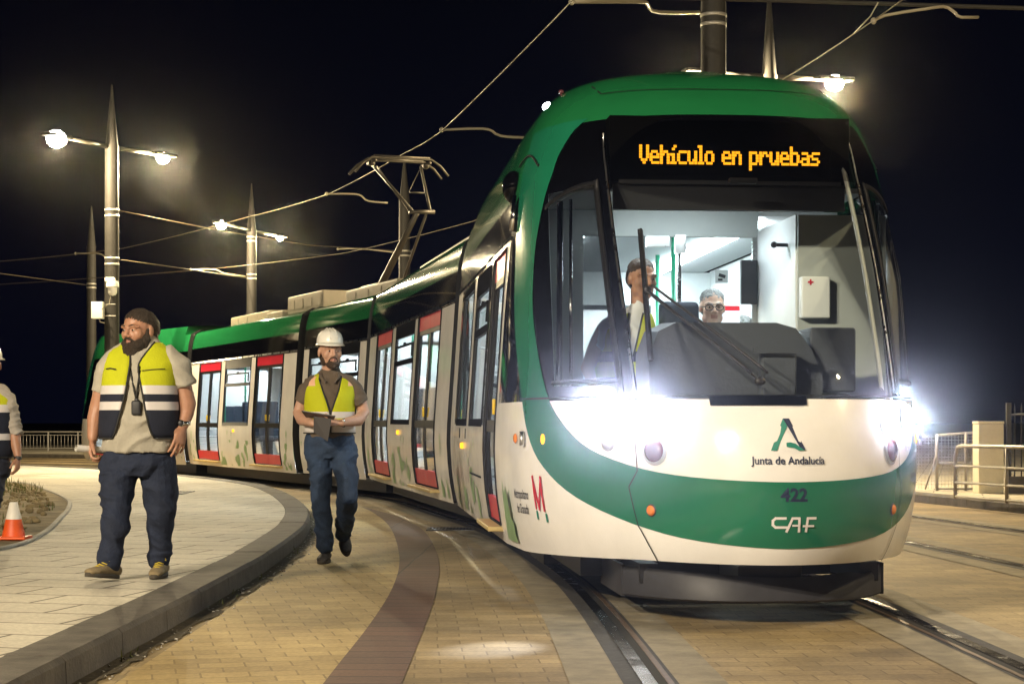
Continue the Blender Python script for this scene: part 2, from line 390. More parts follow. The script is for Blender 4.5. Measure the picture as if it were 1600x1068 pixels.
# clods and stones of the bed (uncountable)
mb = MB(); rnd = random.Random(5)
for k in range(900):
    y = rnd.uniform(10.5, 27); xe = np.interp(y, [q[1] for q in BED][::-1], [q[0] for q in BED][::-1])
    x = xe - .12 - abs(rnd.gauss(0, 1.6)); r = rnd.uniform(.012, .05)
    mb.ell((x, y, PZ + .03), (r, r * rnd.uniform(.7, 1.3), r * .7), 0, 6, 4, Matrix.Rotation(rnd.uniform(0, 6), 3, 'Z'))
o = mb.build('soil_clods', M['soil'], smooth=False); o['kind'] = 'stuff'; o['label'] = 'loose clods of dry soil in the planting bed'; o['category'] = 'soil'
mb = MB()
def blade(mb, x, y, z, h, r, lean, a, w=.006):
    d = Vector((math.cos(a), math.sin(a), 0)); q = Vector((-d.y, d.x, 0)) * w
    p0 = Vector((x, y, z)); p1 = p0 + d * lean * .4 + Vector((0, 0, h * .6)); p2 = p0 + d * lean + Vector((0, 0, h))
    mb.add([p0 - q, p0 + q, p1 + q * .7, p1 - q * .7, p2], [(0, 1, 2, 3), (3, 2, 4)])
for k in range(2600):
    y = rnd.uniform(10.5, 28); xe = np.interp(y, [q[1] for q in BED][::-1], [q[0] for q in BED][::-1])
    x = xe - .1 - abs(rnd.gauss(0, 1.5))
    if noise.noise(Vector((x * .9, y * .9, 7))) < .05 and y < 22: continue
    blade(mb, x, y, PZ + .01, rnd.uniform(.03, .10) * (1.6 if y > 22 else 1), 0, rnd.uniform(.02, .07), rnd.uniform(0, 6.3))
for k in range(420):   # dusty tufts along the foot of the kerb
    i = rnd.randrange(180, 640); p = KS[i]
    if noise.noise(Vector((p[1] * .8, 2, 1))) < .12: continue
    blade(mb, p[0] + rnd.uniform(.01, .07), p[1], 0, rnd.uniform(.012, .05), 0, rnd.uniform(.01, .03), rnd.uniform(0, 6.3), .004)
o = mb.build('weeds', M['weed'], smooth=False); o['kind'] = 'stuff'; o['label'] = 'sparse dry weeds in the planting bed and along the kerb foot'; o['category'] = 'weeds'
mb = MB()
for k in range(700):
    i = rnd.randrange(160, 560); p = KS[i]; r = rnd.uniform(.003, .011)
    mb.ell((p[0] + abs(rnd.gauss(0, .09)) + .01, p[1] + rnd.uniform(-.1, .1), r * .4), (r, r, r * .7), 0, 5, 4)
o = mb.build('grit', M['kerb2'], smooth=False); o['kind'] = 'stuff'; o['label'] = 'pale grit swept against the foot of the kerb'; o['category'] = 'grit'

M['dirt_shade'] = mat('gutter dirt and shade', (.075, .058, .03), .95, var=.5, vs=9, bump=.6, bs=40)  # gutter debris; the kerb's cast shadow is painted into its dark tone
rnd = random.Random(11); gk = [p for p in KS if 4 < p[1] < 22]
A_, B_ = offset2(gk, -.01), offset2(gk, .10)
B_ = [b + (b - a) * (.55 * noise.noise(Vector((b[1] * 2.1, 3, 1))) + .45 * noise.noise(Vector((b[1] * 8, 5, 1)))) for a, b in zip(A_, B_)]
strip('gutter_dirt_shade', A_, B_, .006, M['dirt_shade'])
# far platform on the outer side of the tracks
PE = offset2(AXS, 5.75)
PE = [p for p in PE if p[1] > 9]
kerb_line('platform_kerb', evenly(PE, 300), 1, .22, PZ, step=5)
PI_ = offset2(evenly(PE, 300), .21)
strip('platform', PI_, [(p[0] + 22 + .0 * p[1], p[1] + 26) for p in PI_], PZ - .004, M['slab'])

def grate(name, c, sx_, sy_, n, label, z):
    mb = MB(); x, y = c
    mb.box((x, y, z + .002), (sx_, sy_, .004), 1)
    for s in (-1, 1):
        mb.box((x + s * (sx_ / 2 - .012), y, z + .006), (.024, sy_, .008), 0); mb.box((x, y + s * (sy_ / 2 - .012), z + .0065), (sx_ - .05, .024, .008), 0)
    for k in range(n): mb.box((x - sx_ / 2 + (k + .5) * sx_ / n, y, z + .0055), (sx_ / n * .45, sy_ - .05, .007), 0)
    tag(mb.build(name, [M['grey'], M['groove']], smooth=False), label, 'drain grate')
grate('drain_grate', (-.60, 17.5), .46, .42, 14, 'slotted iron drain grate in the road beside the first tram door', 0)
grate('inspection_cover', (-4.4, 23.4), .36, .9, 8, 'dark inspection cover in the pale pavement behind the bearded man', PZ)

# ------------------------------------------------------------------ masts and street lamps
def clamp_band(mb, z, r, m=0): mb.lathe([(r, z - .02), (r + .008, z - .02), (r + .008, z + .02), (r, z + .02)], n=20, m=m)
def mast(name, x, y, h, cone, r, label, cat, z0=0, lamps=None, group=None, power=0, bands=(), col=(1, .80, .50), lens=.14):
    t = empty(name, (x, y, z0), label, cat, group)
    mb = MB(); hh = h - z0
    mb.lathe([(r * 1.6, 0), (r * 1.6, .03), (r * 1.25, .03), (r * 1.15, .25), (r * 1.12, .3), (r, hh - .03), (r * 1.03, hh - .03), (r * 1.03, hh + .03), (r * .96, hh + .03)], n=24)
    mb.build('mast', M['metalp'], t, sharp=35)
    if cone:
        mb = MB(); mb.lathe([(r * .93, hh + .03), (r * .12, hh + cone), (0.001, hh + cone + .01)], n=20); mb.build('cone_tip', M['metalp'], t, sharp=40)
    for z in bands:
        mb = MB(); clamp_band(mb, z - z0, r * 1.02); clamp_band(mb, z - z0 - .11, r * 1.02); mb.build('clamp', M['galv'], t)
    if lamps:
        for li_, (lx, ly) in enumerate(lamps):
            d = Vector((lx - x, ly - y, 0)); L = d.length; u = d / L; a = math.atan2(u.y, u.x)
            mb = MB(); mb.tube([u * r * .9 + Vector((0, 0, hh + .0)), u * (L - .25) + Vector((0, 0, hh + .02))], [.045, .032], 10); mb.build('arm', M['metalp'], t)
            mb = MB(); hp = MB(); rot = Matrix.Rotation(a, 3, 'Z')
            hp.box((0, 0, .03), (.56, .24, .06), bev=.025); hp.box((-.30, 0, .025), (.12, .09, .05), bev=.015)
            mb.add([rot @ Vector(v) + d + Vector((0, 0, hh)) for v in hp.v], hp.f)
            head = mb.build('lamp_head', M['metalp'], t, sharp=40)
            mb = MB(); ln = MB(); ln.ell((0, 0, -.015), (lens * (1 - .3 * li_), lens * .9 * (1 - .3 * li_), lens * .85 * (1 - .3 * li_)), 0, 18, 12)
            mb.add([rot @ Vector(v) + d + Vector((0, 0, hh - .015)) for v in ln.v], ln.f)
            mb.build('lamp_lens', M['lens_warm'], head)
            if power:
                ld = bpy.data.lights.new('lamp_light', 'POINT'); ld.energy = power * .62; ld.color = col; ld.shadow_soft_size = .06
                lo = bpy.data.objects.new('lamp_light', ld); COL.objects.link(lo); lo.parent = t; lo.location = d + Vector((0, 0, hh - .20))
    return t
LG = 'twin street lamps on tapering masts'
LW = (1.0, .79, .46)
mast('street_lamp', -7.38, 33.05, 6.10, 1.15, .125, 'grey twin-lamp mast rising behind the bearded man, carrying a white camera and box', 'street lamp', PZ, [(-8.11, 31.9), (-6.66, 34.2)], LG, 3900, (4.94, 4.05), LW, .185)
mast('street_lamp', -6.94, 47.75, 6.12, 1.25, .125, 'farther grey twin-lamp mast standing behind the middle of the tram', 'street lamp', PZ, [(-7.48, 46.1), (-6.40, 49.4)], LG, 3000, (5.95, 4.95), LW)
mast('street_lamp', 3.74, 26.05, 6.05, 1.35, .115, 'twin-lamp mast rising behind the right side of the tram cab roof', 'street lamp', PZ, [(4.74, 26.35), (2.73, 25.76)], LG, 3600, (), LW)
mast('street_lamp', -8.0, -2.0, 7.0, 1.2, .125, 'twin-lamp mast on the pavement behind the photographer', 'street lamp', PZ, [(-6.6, -1.5), (-9.4, -2.5)], LG, 10000, (), (1.0, .85, .63))
mast('street_lamp', 9.2, 9.0, 7.0, 1.2, .125, 'added twin-lamp mast outside the view, brightening the right road and pillar', 'street lamp', PZ, [(7.9, 9.3), (10.5, 8.7)], LG, 1900, (), LW)  # unseen mast added to brighten the right road and the gate pillar
mast('catenary_mast', -11.97, 51, 6.0, 1.16, .128, 'bare pointed mast without lamps, behind the twin-lamp mast on the left', 'mast', PZ, bands=(4.95,))
mast('catenary_mast', -2.52, 42, 6.2, 1.04, .128, 'pointed mast without lamps standing behind the pantograph', 'mast', PZ, bands=(5.03,))
mast('catenary_mast', 2.36, 21, 8.6, 0, .142, 'thick dark pole without lamps right behind the tram cab roof', 'mast', 0, bands=(5.80,))

def PX(px, py, d): return Vector(((px - 800) / F * d, d, H + (YH - py) / F * d))
def cable(name, pts, r, label, cat, m='wire', group=None, n=6):
    mb = MB(); mb.tube(pts, r, n); return tag(mb.build(name, M[m]), label, cat, group)
w1 = [(1.35, 6), (.57, 16.8), (-.96, 24.4), (-1.55, 26.3), (-3.2, 31.2), (-5.06, 34.6), (-8.9, 41), (-12.65, 44.3), (-24, 51)]
w2 = [(4.7, 8), (3.66, 16.8), (3.1, 20.9), (-.76, 35.4), (-3.9, 42.1), (-7.8, 46.5), (-14.8, 51.8), (-26, 58)]
def sagged(w, z=5.0, k=6, s=.02):
    out = []
    for a, b in zip(w[:-1], w[1:]):
        for i in range(k):
            t = i / k; out.append(Vector((a[0] + (b[0] - a[0]) * t, a[1] + (b[1] - a[1]) * t, z - s * 4 * t * (1 - t))))
    return out + [Vector((*w[-1], z))]
cable('contact_wire', sagged(w1), .0068, 'contact wire running over the tram and touched by its pantograph', 'overhead wire', group='contact wires over the tracks')
cable('contact_wire', sagged(w2), .0068, 'contact wire over the empty second track, passing behind the tram', 'overhead wire', group='contact wires over the tracks')
def arm(pts, label, r=.016):
    P = [PX(*p) for p in pts]
    mb = MB(); mb.tube([Vector(q) for q in spline(P, 14)] if len(P) > 2 else P, r, 7)
    mb.ell(P[0] , (.03, .03, .035), 0, 8, 6)
    tag(mb.build('steady_arm', M['rod']), label, 'wire support', 'curved steady arms holding the contact wires')
arm([(690, 203, 24.4), (740, 201, 24.3), (765, 203, 24.2), (780, 212, 24.1), (812, 215, 24), (860, 216, 23.8)], 'curved pale steady arm just left of the tram cab roof')
arm([(510, 303, 31.2), (545, 303, 31.1), (563, 305, 31), (575, 314, 31), (606, 317, 31)], 'curved pale steady arm left of the pantograph')
arm([(893, 3, 17), (1000, 3, 18.5), (1012, 8, 19), (1026, 19, 19.6), (1092, 20, 21)], 'pale steady arm clamped to the thick dark pole at the top edge', .02)
arm([(1365, 33, 17.5), (1385, 24, 17.6), (1455, 13, 17.8), (1478, 11, 18), (1492, 20, 18), (1500, 27, 18), (1528, 27, 18.2)], 'curved pale steady arm at the top right, over the second track')
arm([(118, 396, 42), (152, 396, 41), (164, 401, 40.6), (175, 412, 40)], 'steady arm whose end passes behind the left twin-lamp mast')
arm([(298, 421, 46.6), (335, 421, 46.8), (350, 427, 47), (384, 432, 47.6)], 'steady arm fixed to the farther twin-lamp mast', .02)
arm([(528, 389, 42.3), (560, 388, 42.2), (590, 391, 42.1), (626, 395, 42)], 'steady arm fixed to the mast behind the pantograph', .018)
SG = 'thin span wires between the masts'
cable('span_wire', [Vector((-7.27, 33.1, 4.94)), Vector((-5.9, 35.7, 4.86)), Vector((-4.4, 38.6, 4.84)), Vector((-2.62, 41.9, 5.03))], .008, 'span wire from the left twin-lamp mast to the mast behind the pantograph', 'overhead wire', 'wire', SG)
cable('span_wire', [PX(-60, 418, 45), PX(0, 427, 47), PX(136, 445, 51)], .008, 'span wire from the bare left mast out of the left edge', 'overhead wire', 'wire', SG)
cable('span_wire', [PX(184, 405, 33), PX(300, 421, 42), PX(384, 434, 47.6)], .007, 'span wire from the left twin-lamp mast to the farther twin-lamp mast', 'overhead wire', 'wire', SG)
cable('bracket_tube', [PX(940, -6, 20.8), PX(1220, 1, 21), PX(1600, 13, 20.6), PX(1760, 19, 20.4)], .026, 'long dark cantilever tube crossing the top right above the lamp', 'bracket', 'metalp')
cable('hanger_wire', [PX(1372, 4, 17.6), PX(1360, 26, 17.7), PX(1335, 52, 18.1)], .007, 'short loop hanging from the second track contact wire', 'hanger', 'rod')
# camera and box on the left mast
t = empty('security_camera', PX(172, 445, 32.9), 'white dome security camera bracketed to the left twin-lamp mast', 'camera')
mb = MB(); mb.box((.03, -.14, .08), (.17, .16, .09), bev=.03); mb.tube([(-.06, 0, .07), (.0, -.1, .08)], .03, 8); mb.build('bracket', M['camwhite'], t, sharp=40)
mb = MB(); mb.lathe([(.0, .06), (.10, .055), (.115, 0), (.115, -.05), (.085, -.06), (.08, -.16), (.055, -.2), (.0, -.215)], (.09, -.2, .0), 20); mb.build('dome', M['camwhite'], t, sharp=50)
mb = MB(); mb.tube([(.05, -.15, -.02), (.04, -.16, -.25), (.02, -.16, -.35), (-.12, -.14, -.45)], .007, 6); mb.build('cable', M['rod'], t)
t = empty('junction_box', PX(154, 485, 32.9), 'small pale junction box strapped to the left twin-lamp mast', 'box')
mb = MB(); mb.box((0, -.06, 0), (.21, .16, .31), bev=.012); mb.build('case', M['camwhite'], t, sharp=40)
mb = MB(); mb.tube([(.03, -.05, -.16), (.04, -.05, -.21), (.12, -.04, -.23)], .012, 6); mb.build('conduit', M['rod'], t)
for z in (-.1, .11): mb = MB(); mb.tube([(.09, -.02, z), (.34, -.12, z)], .008, 6); mb.build('strap', M['galv'], t)

# ------------------------------------------------------------------ fences, gate pillar, cone
t = empty('railing', (-14, 56, PZ - .004), 'low pale railing with close vertical bars on the far left platform', 'railing')
for z, nm in ((.60, 'top_rail'), (.09, 'bottom_rail')):
    mb = MB(); mb.tube([(-7, 0, z), (7, 0, z)], .022 if z > .3 else .014, 8); mb.build(nm, M['galv'], t)
mb = MB(); mb.tube([(-7, 0, .50), (7, 0, .50)], .012, 6); mb.build('mid_rail', M['galv'], t)
for k in range(15):
    mb = MB(); mb.box((-7 + k * .93, 0, .30), (.04, .04, .60)); mb.build('post', M['galv'], t, smooth=False)
bars = MB()
for k in range(130): bars.tube([(-7 + k * .108, 0, .09), (-7 + k * .108, 0, .50)], .009, 5)
o = bars.build('bars', M['galv'], t); o['kind'] = 'stuff'

t = empty('guard_rail', (5.38, 21.75, PZ - .004), 'pale tubular guard rail with three bars on the right platform', 'guard rail')
gd = Vector((.28, -1.25, 0)); T4 = [gd * k for k in range(5)]
mb = MB(); mb.tube([(0, 0, 0), (0, 0, .50), (.01, -.03, .59), (gd * .06) + Vector((0, 0, .63)), (gd * .12) + Vector((0, 0, .64)), gd * 4.2 + Vector((0, 0, .66))], .023, 10); mb.build('top_rail', M['galv'], t)
for z in (.40, .20, .03):
    mb = MB(); mb.tube([Vector((0, 0, z)), gd * 4.2 + Vector((0, 0, z + .02))], .016, 8); mb.build('bar', M['galv'], t)
for k in (1, 2, 3):
    mb = MB(); mb.tube([gd * k, gd * k + Vector((0, 0, .64))], .021, 8); mb.build('post', M['galv'], t)

t = empty('gate_pillar', (6.23, 23.45, PZ - .004), 'square white rendered pillar behind the guard rail', 'pillar')
mb = MB(); mb.box((0, 0, .45), (.325, .32, .90), bev=.012); mb.build('shaft', M['wallwhite'], t, sharp=40)
mb = MB(); mb.box((0, 0, .92), (.335, .33, .035), bev=.008); mb.build('cap', M['wallwhite'], t, sharp=40)
t = empty('iron_fence', (6.45, 23.35, PZ - .004), 'dark iron fence of upright bars right of the white pillar', 'fence')
mb = MB(); mb.box((1.2, 0, .11), (2.4, .2, .22)); mb.build('low_wall', M['kerb'], t, smooth=False)
mb = MB(); mb.tube([(0, 0, 1.02), (2.4, 0, 1.12)], .014, 6); mb.tube([(0, 0, .30), (2.4, 0, .32)], .014, 6); mb.build('rail', M['iron'], t)
mb = MB(); mb.box((.02, 0, .58), (.06, .06, 1.2)); mb.build('post', M['iron'], t, smooth=False)
for k in range(26):
    x = .1 + k * .088
    mb = MB(); mb.tube([(x, 0, .22), (x, 0, 1.10 + x * .04), (x, 0, 1.17 + x * .04)], [.009, .009, .001], 6); mb.build('bar', M['iron'], t)
t = empty('mesh_fence', (5.1, 24.2, PZ - .004), 'wire mesh fence panel with pale frame left of the white pillar', 'fence')
for x, hgt in ((.64, .76), (1.03, .79)):
    mb = MB(); mb.tube([(x, 0, 0), (x, 0, hgt)], .022, 8); mb.build('post', M['galv'], t)
mb = MB(); mb.tube([(.64, 0, .75), (1.36, 0, .80)], .016, 8); mb.build('top_rail', M['galv'], t)
mb = MB(); mb.tube([(.64, 0, .38), (1.36, 0, .38)], .011, 6); mb.build('mid_rail', M['galv'], t)
mb = MB(); mb.tube([(.64, 0, .03), (1.36, 0, .02)], .014, 8); mb.build('bottom_rail', M['galv'], t)
mb = MB(); mb.tube([(.64, 0, .50), (.48, 0, .02)], .012, 6); mb.build('brace', M['galv'], t)
mb = MB()
for k in range(44): mb.tube([(-.6 + k * .045, .01, .03), (-.6 + k * .045, .01, .75)], .0022, 4, cap=False)
for k in range(16): mb.tube([(-.6, .012, .04 + k * .046), (1.36, .012, .04 + k * .046)], .0022, 4, cap=False)
mb.build('wire_mesh', M['galv'], t)['kind'] = 'stuff'

cx, cy = -3.88, 13.95
t = empty('traffic_cone', (cx, cy, PZ + .02), 'small orange traffic cone with a white upper sleeve on the soil bed edge', 'traffic cone')
mb = MB(); mb.box((0, 0, .012), (.235, .235, .024), bev=.01); mb.build('base', M['cone_orange'], t, sharp=40)
mb = MB(); mb.lathe([(.092, .02), (.088, .03), (.060, .155), (.060, .156)], n=24); mb.build('body', M['cone_orange'], t, sharp=40)
mb = MB(); mb.lathe([(.062, .156), (.031, .285), (.029, .287), (.02, .287), (.018, .27)], n=24); mb.build('sleeve', M['cone_white'], t, sharp=40)
# ------------------------------------------------------------------ the tram
ZU = [.293, .34, .5, .75, 1.0, 1.17, 1.3, 2.5, 2.82, 2.95, 3.1, 3.2, 3.28]
UU = [.14, .08, .02, 0, .04, .12, .2, 1.15, 1.42, 1.57, 1.85, 2.15, 2.6]
ZW = [.293, .4, .6, .85, 1.03, 2.15, 2.45, 2.6, 2.75, 2.9, 3.03, 3.13, 3.2, 3.26, 3.28]
WW = [1.2, 1.225, 1.255, 1.27, 1.265, 1.19, 1.165, 1.14, 1.09, 1.04, .98, .9, .8, .55, .2]
def sm(z, X, Y, h=.05):   # lightly smoothed table, so the body has no creases
    return sum(np.interp(z + d * h, X, Y) * w for d, w in ((-1, .2), (-.5, .2), (0, .2), (.5, .2), (1, .2)))
def fU(z): return sm(z, ZU, UU)
def fW(z): return sm(z, ZW, WW, .035)
def fL(z): return np.interp(z, [1, 2.5, 3.1, 3.28], [2.2, 1.8, 1.5, 1.0])
def fP(z): return np.interp(z, [1, 2.5, 3.1], [1.85, 2.4, 3.0])
def Sa(a, z):
    u0, w, L, p = fU(z), fW(z), fL(z), fP(z); s = 1 if a > 0 else -1; f = min(abs(a), 1) * PI / 2
    x = s * w * math.sin(f) ** (2 / p)
    if .25 < a < 1.05: x -= .075 * math.sin(PI * (a - .25) / .8) ** 2 * min(1, max(0, (1.9 - z) / .6))
    return Vector((x, u0 + L * (1 - max(0, math.cos(f)) ** (2 / p)) + max(0, abs(a) - 1), z))
def Sy(y, z, s):
    u0, w, L, p = fU(z), fW(z), fL(z), fP(z)
    if y >= u0 + L: return Vector((s * w, y, z))
    y = max(y, u0); q = (y - u0) / L
    return Vector((s * w * max(0, 1 - (1 - q) ** p) ** (1 / p), y, z))
def Sn(a, z, d=.003):
    """point on the nose pushed out by d"""
    p = Sa(a, z); t1 = Sa(a + .01, z) - Sa(a - .01, z); t2 = Sa(a, z + .01) - Sa(a, z - .01)
    n = t1.cross(t2)
    n = n.normalized() if n.length > 1e-9 else Vector((0, -1, 0))
    return p + n * d
def Sm(a0, z0):
    """map metres along the nose surface round (a0, z0) to surface points"""
    A = np.linspace(-1.3, 1.3, 261); P = np.array([Sa(a, z0)[:] for a in A]); L = np.r_[0, np.cumsum(np.linalg.norm(np.diff(P, axis=0), axis=1))]
    l0 = np.interp(a0, A, L)
    t2 = (Sa(a0, z0 + .05) - Sa(a0, z0 - .05)).length / .1
    return lambda x, y, d=.003: Sn(float(np.interp(l0 + x, L, A)), z0 + y / t2, d)
TIP = Vector((1.39, 8.9, 0))
tram = empty('tram', TIP, 'articulated white and green tram on test with lit headlights, curving away along the track', 'tram')
J = [Vector((1.39, 8.9, 0))]; TH = [R(5.23), R(10.7), R(21), R(23.5), R(33)]; LN = [7.75, 7.7, 3.8, 7.4, 7.75]
def bdir(t): return Vector((-math.sin(t), math.cos(t), 0))
for t_, l_ in zip(TH, LN): J.append(J[-1] + bdir(t_) * l_)
DZ = [0, 0, -.02, -.04, -.07]
FR = [(J[i] - TIP + Vector((0, 0, DZ[i])), TH[i]) for i in range(4)] + [(J[5] - TIP + Vector((0, 0, DZ[4])), TH[4] + PI)]
def part(name, mb, mats, fr, parent=None, smooth=True, sharp=None):
    if parent is None: return mb.build(name, mats, tram, FR[fr][0], FR[fr][1], smooth, sharp)
    return mb.build(name, mats, parent, (0, 0, 0), 0, smooth, sharp)
ZR = ZR_ = [.293, .34, .40, .48, .56, .64, .72, .80, .88, .96, 1.03, 1.10, 1.17, 1.25, 1.35, 1.48, 1.62, 1.76, 1.9, 2.03, 2.15, 2.2, 2.3, 2.4, 2.45, 2.5, 2.56, 2.62, 2.68, 2.73, 2.78, 2.82, 2.86, 2.90, 2.94, 2.98, 3.02, 3.06, 3.10, 3.13, 3.16, 3.19, 3.22, 3.25, 3.27, 3.28]
LOW = 2.78
# --- cab body
YC = [2.45, 2.60, 3.55, 3.66, 3.80, 5.10, 5.40, 6.70, 6.95, 7.2, 7.53]
AC = sorted(set([round(k * .03, 3) for k in range(0, 27)] + [.38, .42, .64, .83]))
def cab_point(col, z, s):
    k, v = col
    if k == 'a': return Sa(s * v, max(z, .335 - .042 * min(1, max(0, (v - .40) / .40))))
    ymin = Sa(s * .84, z).y + .02 + .01 * YC.index(v)
    return Sy(max(v, ymin), z, s)
def cab_body(zmax=9):
    ZR = [z for z in ZR_ if z <= zmax]
    cols = [('y', y, -1) for y in reversed(YC)] + [('a', a, -1) for a in reversed(AC) if a > 0] + [('a', a, 1) for a in AC] + [('y', y, 1) for y in YC]
    mb = MB(); nr = len(ZR); V = {}
    for i, (k, v, s) in enumerate(cols):
        for j, z in enumerate(ZR):
            V[i, j] = len(mb.v); mb.v.append(tuple(cab_point((k, v), z, s)))
    for i in range(len(cols) - 1):
        k, v, s = cols[i]; k2, v2, s2 = cols[i + 1]
        nose = k == 'a' and k2 == 'a'; am = (abs(v) + abs(v2)) / 2 if nose else None; ym = (v + v2) / 2 if k == k2 == 'y' else None
        for j in range(nr - 1):
            z = (ZR[j] + ZR[j + 1]) / 2
            if nose and am < .38 and 1.17 < z < LOW: continue
            if nose and .42 < am < .64 and 1.25 < z < 2.40: continue
            if ym:
                if 2.6 < ym < 3.55 and .40 < z < 2.15: continue
                if (3.8 < ym < 5.1 or 5.4 < ym < 6.7) and 1.03 < z < 2.15: continue
                if ym > 7.2 and z > LOW: continue
            if nose: m = 0 if z < 1.17 else 1 if z < 2.82 else 2
            elif ym is None: m = 0 if z < 1.17 else 1 if z < 2.45 else 2
            else: m = 0 if z < 2.2 else 1 if z < 2.45 else 2
            if ym and 3.66 < ym < 6.95 and 1.03 < z < 2.2 and not (5.1 < ym < 5.4): m = 1
            mb.f.append((V[i, j], V[i + 1, j], V[i + 1, j + 1], V[i, j + 1])); mb.m.append(m)
    # roof cap, end wall of the high roof, low roof
    mb.f.append(tuple(V[i, nr - 1] for i in range(len(cols)))); mb.m.append(2)
    jl = ZR.index(LOW); a, b = YC.index(7.2), YC.index(7.53)
    e = [V[len(cols) - 1 - (len(YC) - 1 - a), j] for j in range(jl, nr)] + [V[len(YC) - 1 - a, j] for j in reversed(range(jl, nr))]
    mb.f.append(tuple(e)); mb.m.append(2)
    mb.f.append((V[0, jl], V[1, jl], V[len(cols) - 2, jl], V[len(cols) - 1, jl])); mb.m.append(2)
    # swoosh: a green ribbon down the hoop and across the front
    inn = [(-.46, 2.84), (-.53, 2.77), (-.585, 2.65), (-.61, 2.554), (-.655, 2.39), (-.69, 2.225), (-.718, 2.031), (-.732, 1.763), (-.717, 1.532), (-.672, 1.226), (-.61, 1.047), (-.525, .912), (-.385, .815), (-.23, .771), (0, .755)]
    out = [(-.835, 2.86), (-.835, 2.8), (-.835, 2.7), (-.835, 2.628), (-.835, 2.50), (-.84, 2.352), (-.855, 2.069), (-.858, 1.785), (-.842, 1.546), (-.80, 1.233), (-.752, .972), (-.685, .80), (-.575, .651), (-.395, .517), (-.23, .45), (0, .422)]
    def full(q): return q + [(-a, z) for a, z in reversed(q[:-1])]
    def res(q, n=121):   # equal steps
        return evenly(spline([(a, z) for a, z in full(q)], 500), n)
    A, B = res(inn), res(out); K = 7; o = len(mb.v)
    for p, q in zip(A, B):
        for k in range(K + 1):
            t = k / K; mb.v.append(tuple(Sn(p[0] + (q[0] - p[0]) * t, p[1] + (q[1] - p[1]) * t, .004)))
    for i in range(len(A) - 1):
        for k in range(K):
            mb.f.append((o + i * (K + 1) + k, o + i * (K + 1) + k + 1, o + (i + 1) * (K + 1) + k + 1, o + (i + 1) * (K + 1) + k)); mb.m.append(3)
    return mb

def ribbon(mb, path, w, d=.006, m=0, th=0):
    """strip of width w (metres) along (a, z) path on the nose"""
    P = [Sn(a, z, d) for a, z in path]; n = len(P); vs = []
    for i in range(n):
        t = (P[min(i + 1, n - 1)] - P[max(i - 1, 0)]).normalized(); a, z = path[i]
        nn = (Sn(a, z, .05) - Sn(a, z, 0)).normalized(); q = t.cross(nn).normalized() * w / 2
        vs += [P[i] - q, P[i] + q] + ([P[i] + q + nn * th, P[i] - q + nn * th] if th else [])
    k = 4 if th else 2
    fs = []
    for i in range(n - 1):
        for a_ in range(k if th else 1):
            b_ = (a_ + 1) % k; fs.append((i * k + a_, i * k + b_, (i + 1) * k + b_, (i + 1) * k + a_))
    if th: fs += [(0, 1, 2, 3), tuple((n - 1) * 4 + q for q in (3, 2, 1, 0))]
    return mb.add(vs, fs, m)
def lin(p, q, n=12): return [(p[0] + (q[0] - p[0]) * k / (n - 1), p[1] + (q[1] - p[1]) * k / (n - 1)) for k in range(n)]
def patch(mb, a0, a1, z0, z1, d=0, na=14, nz=14, m=0):
    vs = [Sn(a0 + (a1 - a0) * i / na, z0 + (z1 - z0) * j / nz, d) for i in range(na + 1) for j in range(nz + 1)]
    return mb.add(vs, [(i * (nz + 1) + j, (i + 1) * (nz + 1) + j, (i + 1) * (nz + 1) + j + 1, i * (nz + 1) + j + 1) for i in range(na) for j in range(nz)], m)
def disc(mb, a0, z0, r, d=.004, dome=.0, m=0, rx=None, n=24, k=5):
    f = Sm(a0, z0); rx = rx or r; o = len(mb.v); mb.v.append(tuple(f(0, 0, d + dome)))
    for j in range(1, k + 1):
        t = j / k
        for i in range(n):
            q = 2 * PI * i / n; mb.v.append(tuple(f(rx * t * math.cos(q), r * t * math.sin(q), d + dome * math.sqrt(max(0, 1 - t * t)))))
    for i in range(n):
        mb.f.append((o, o + 1 + i, o + 1 + (i + 1) % n)); mb.m.append(m)
        for j in range(k - 1):
            b = o + 1 + j * n; mb.f.append((b + i, b + n + i, b + n + (i + 1) % n, b + (i + 1) % n)); mb.m.append(m)
    return mb
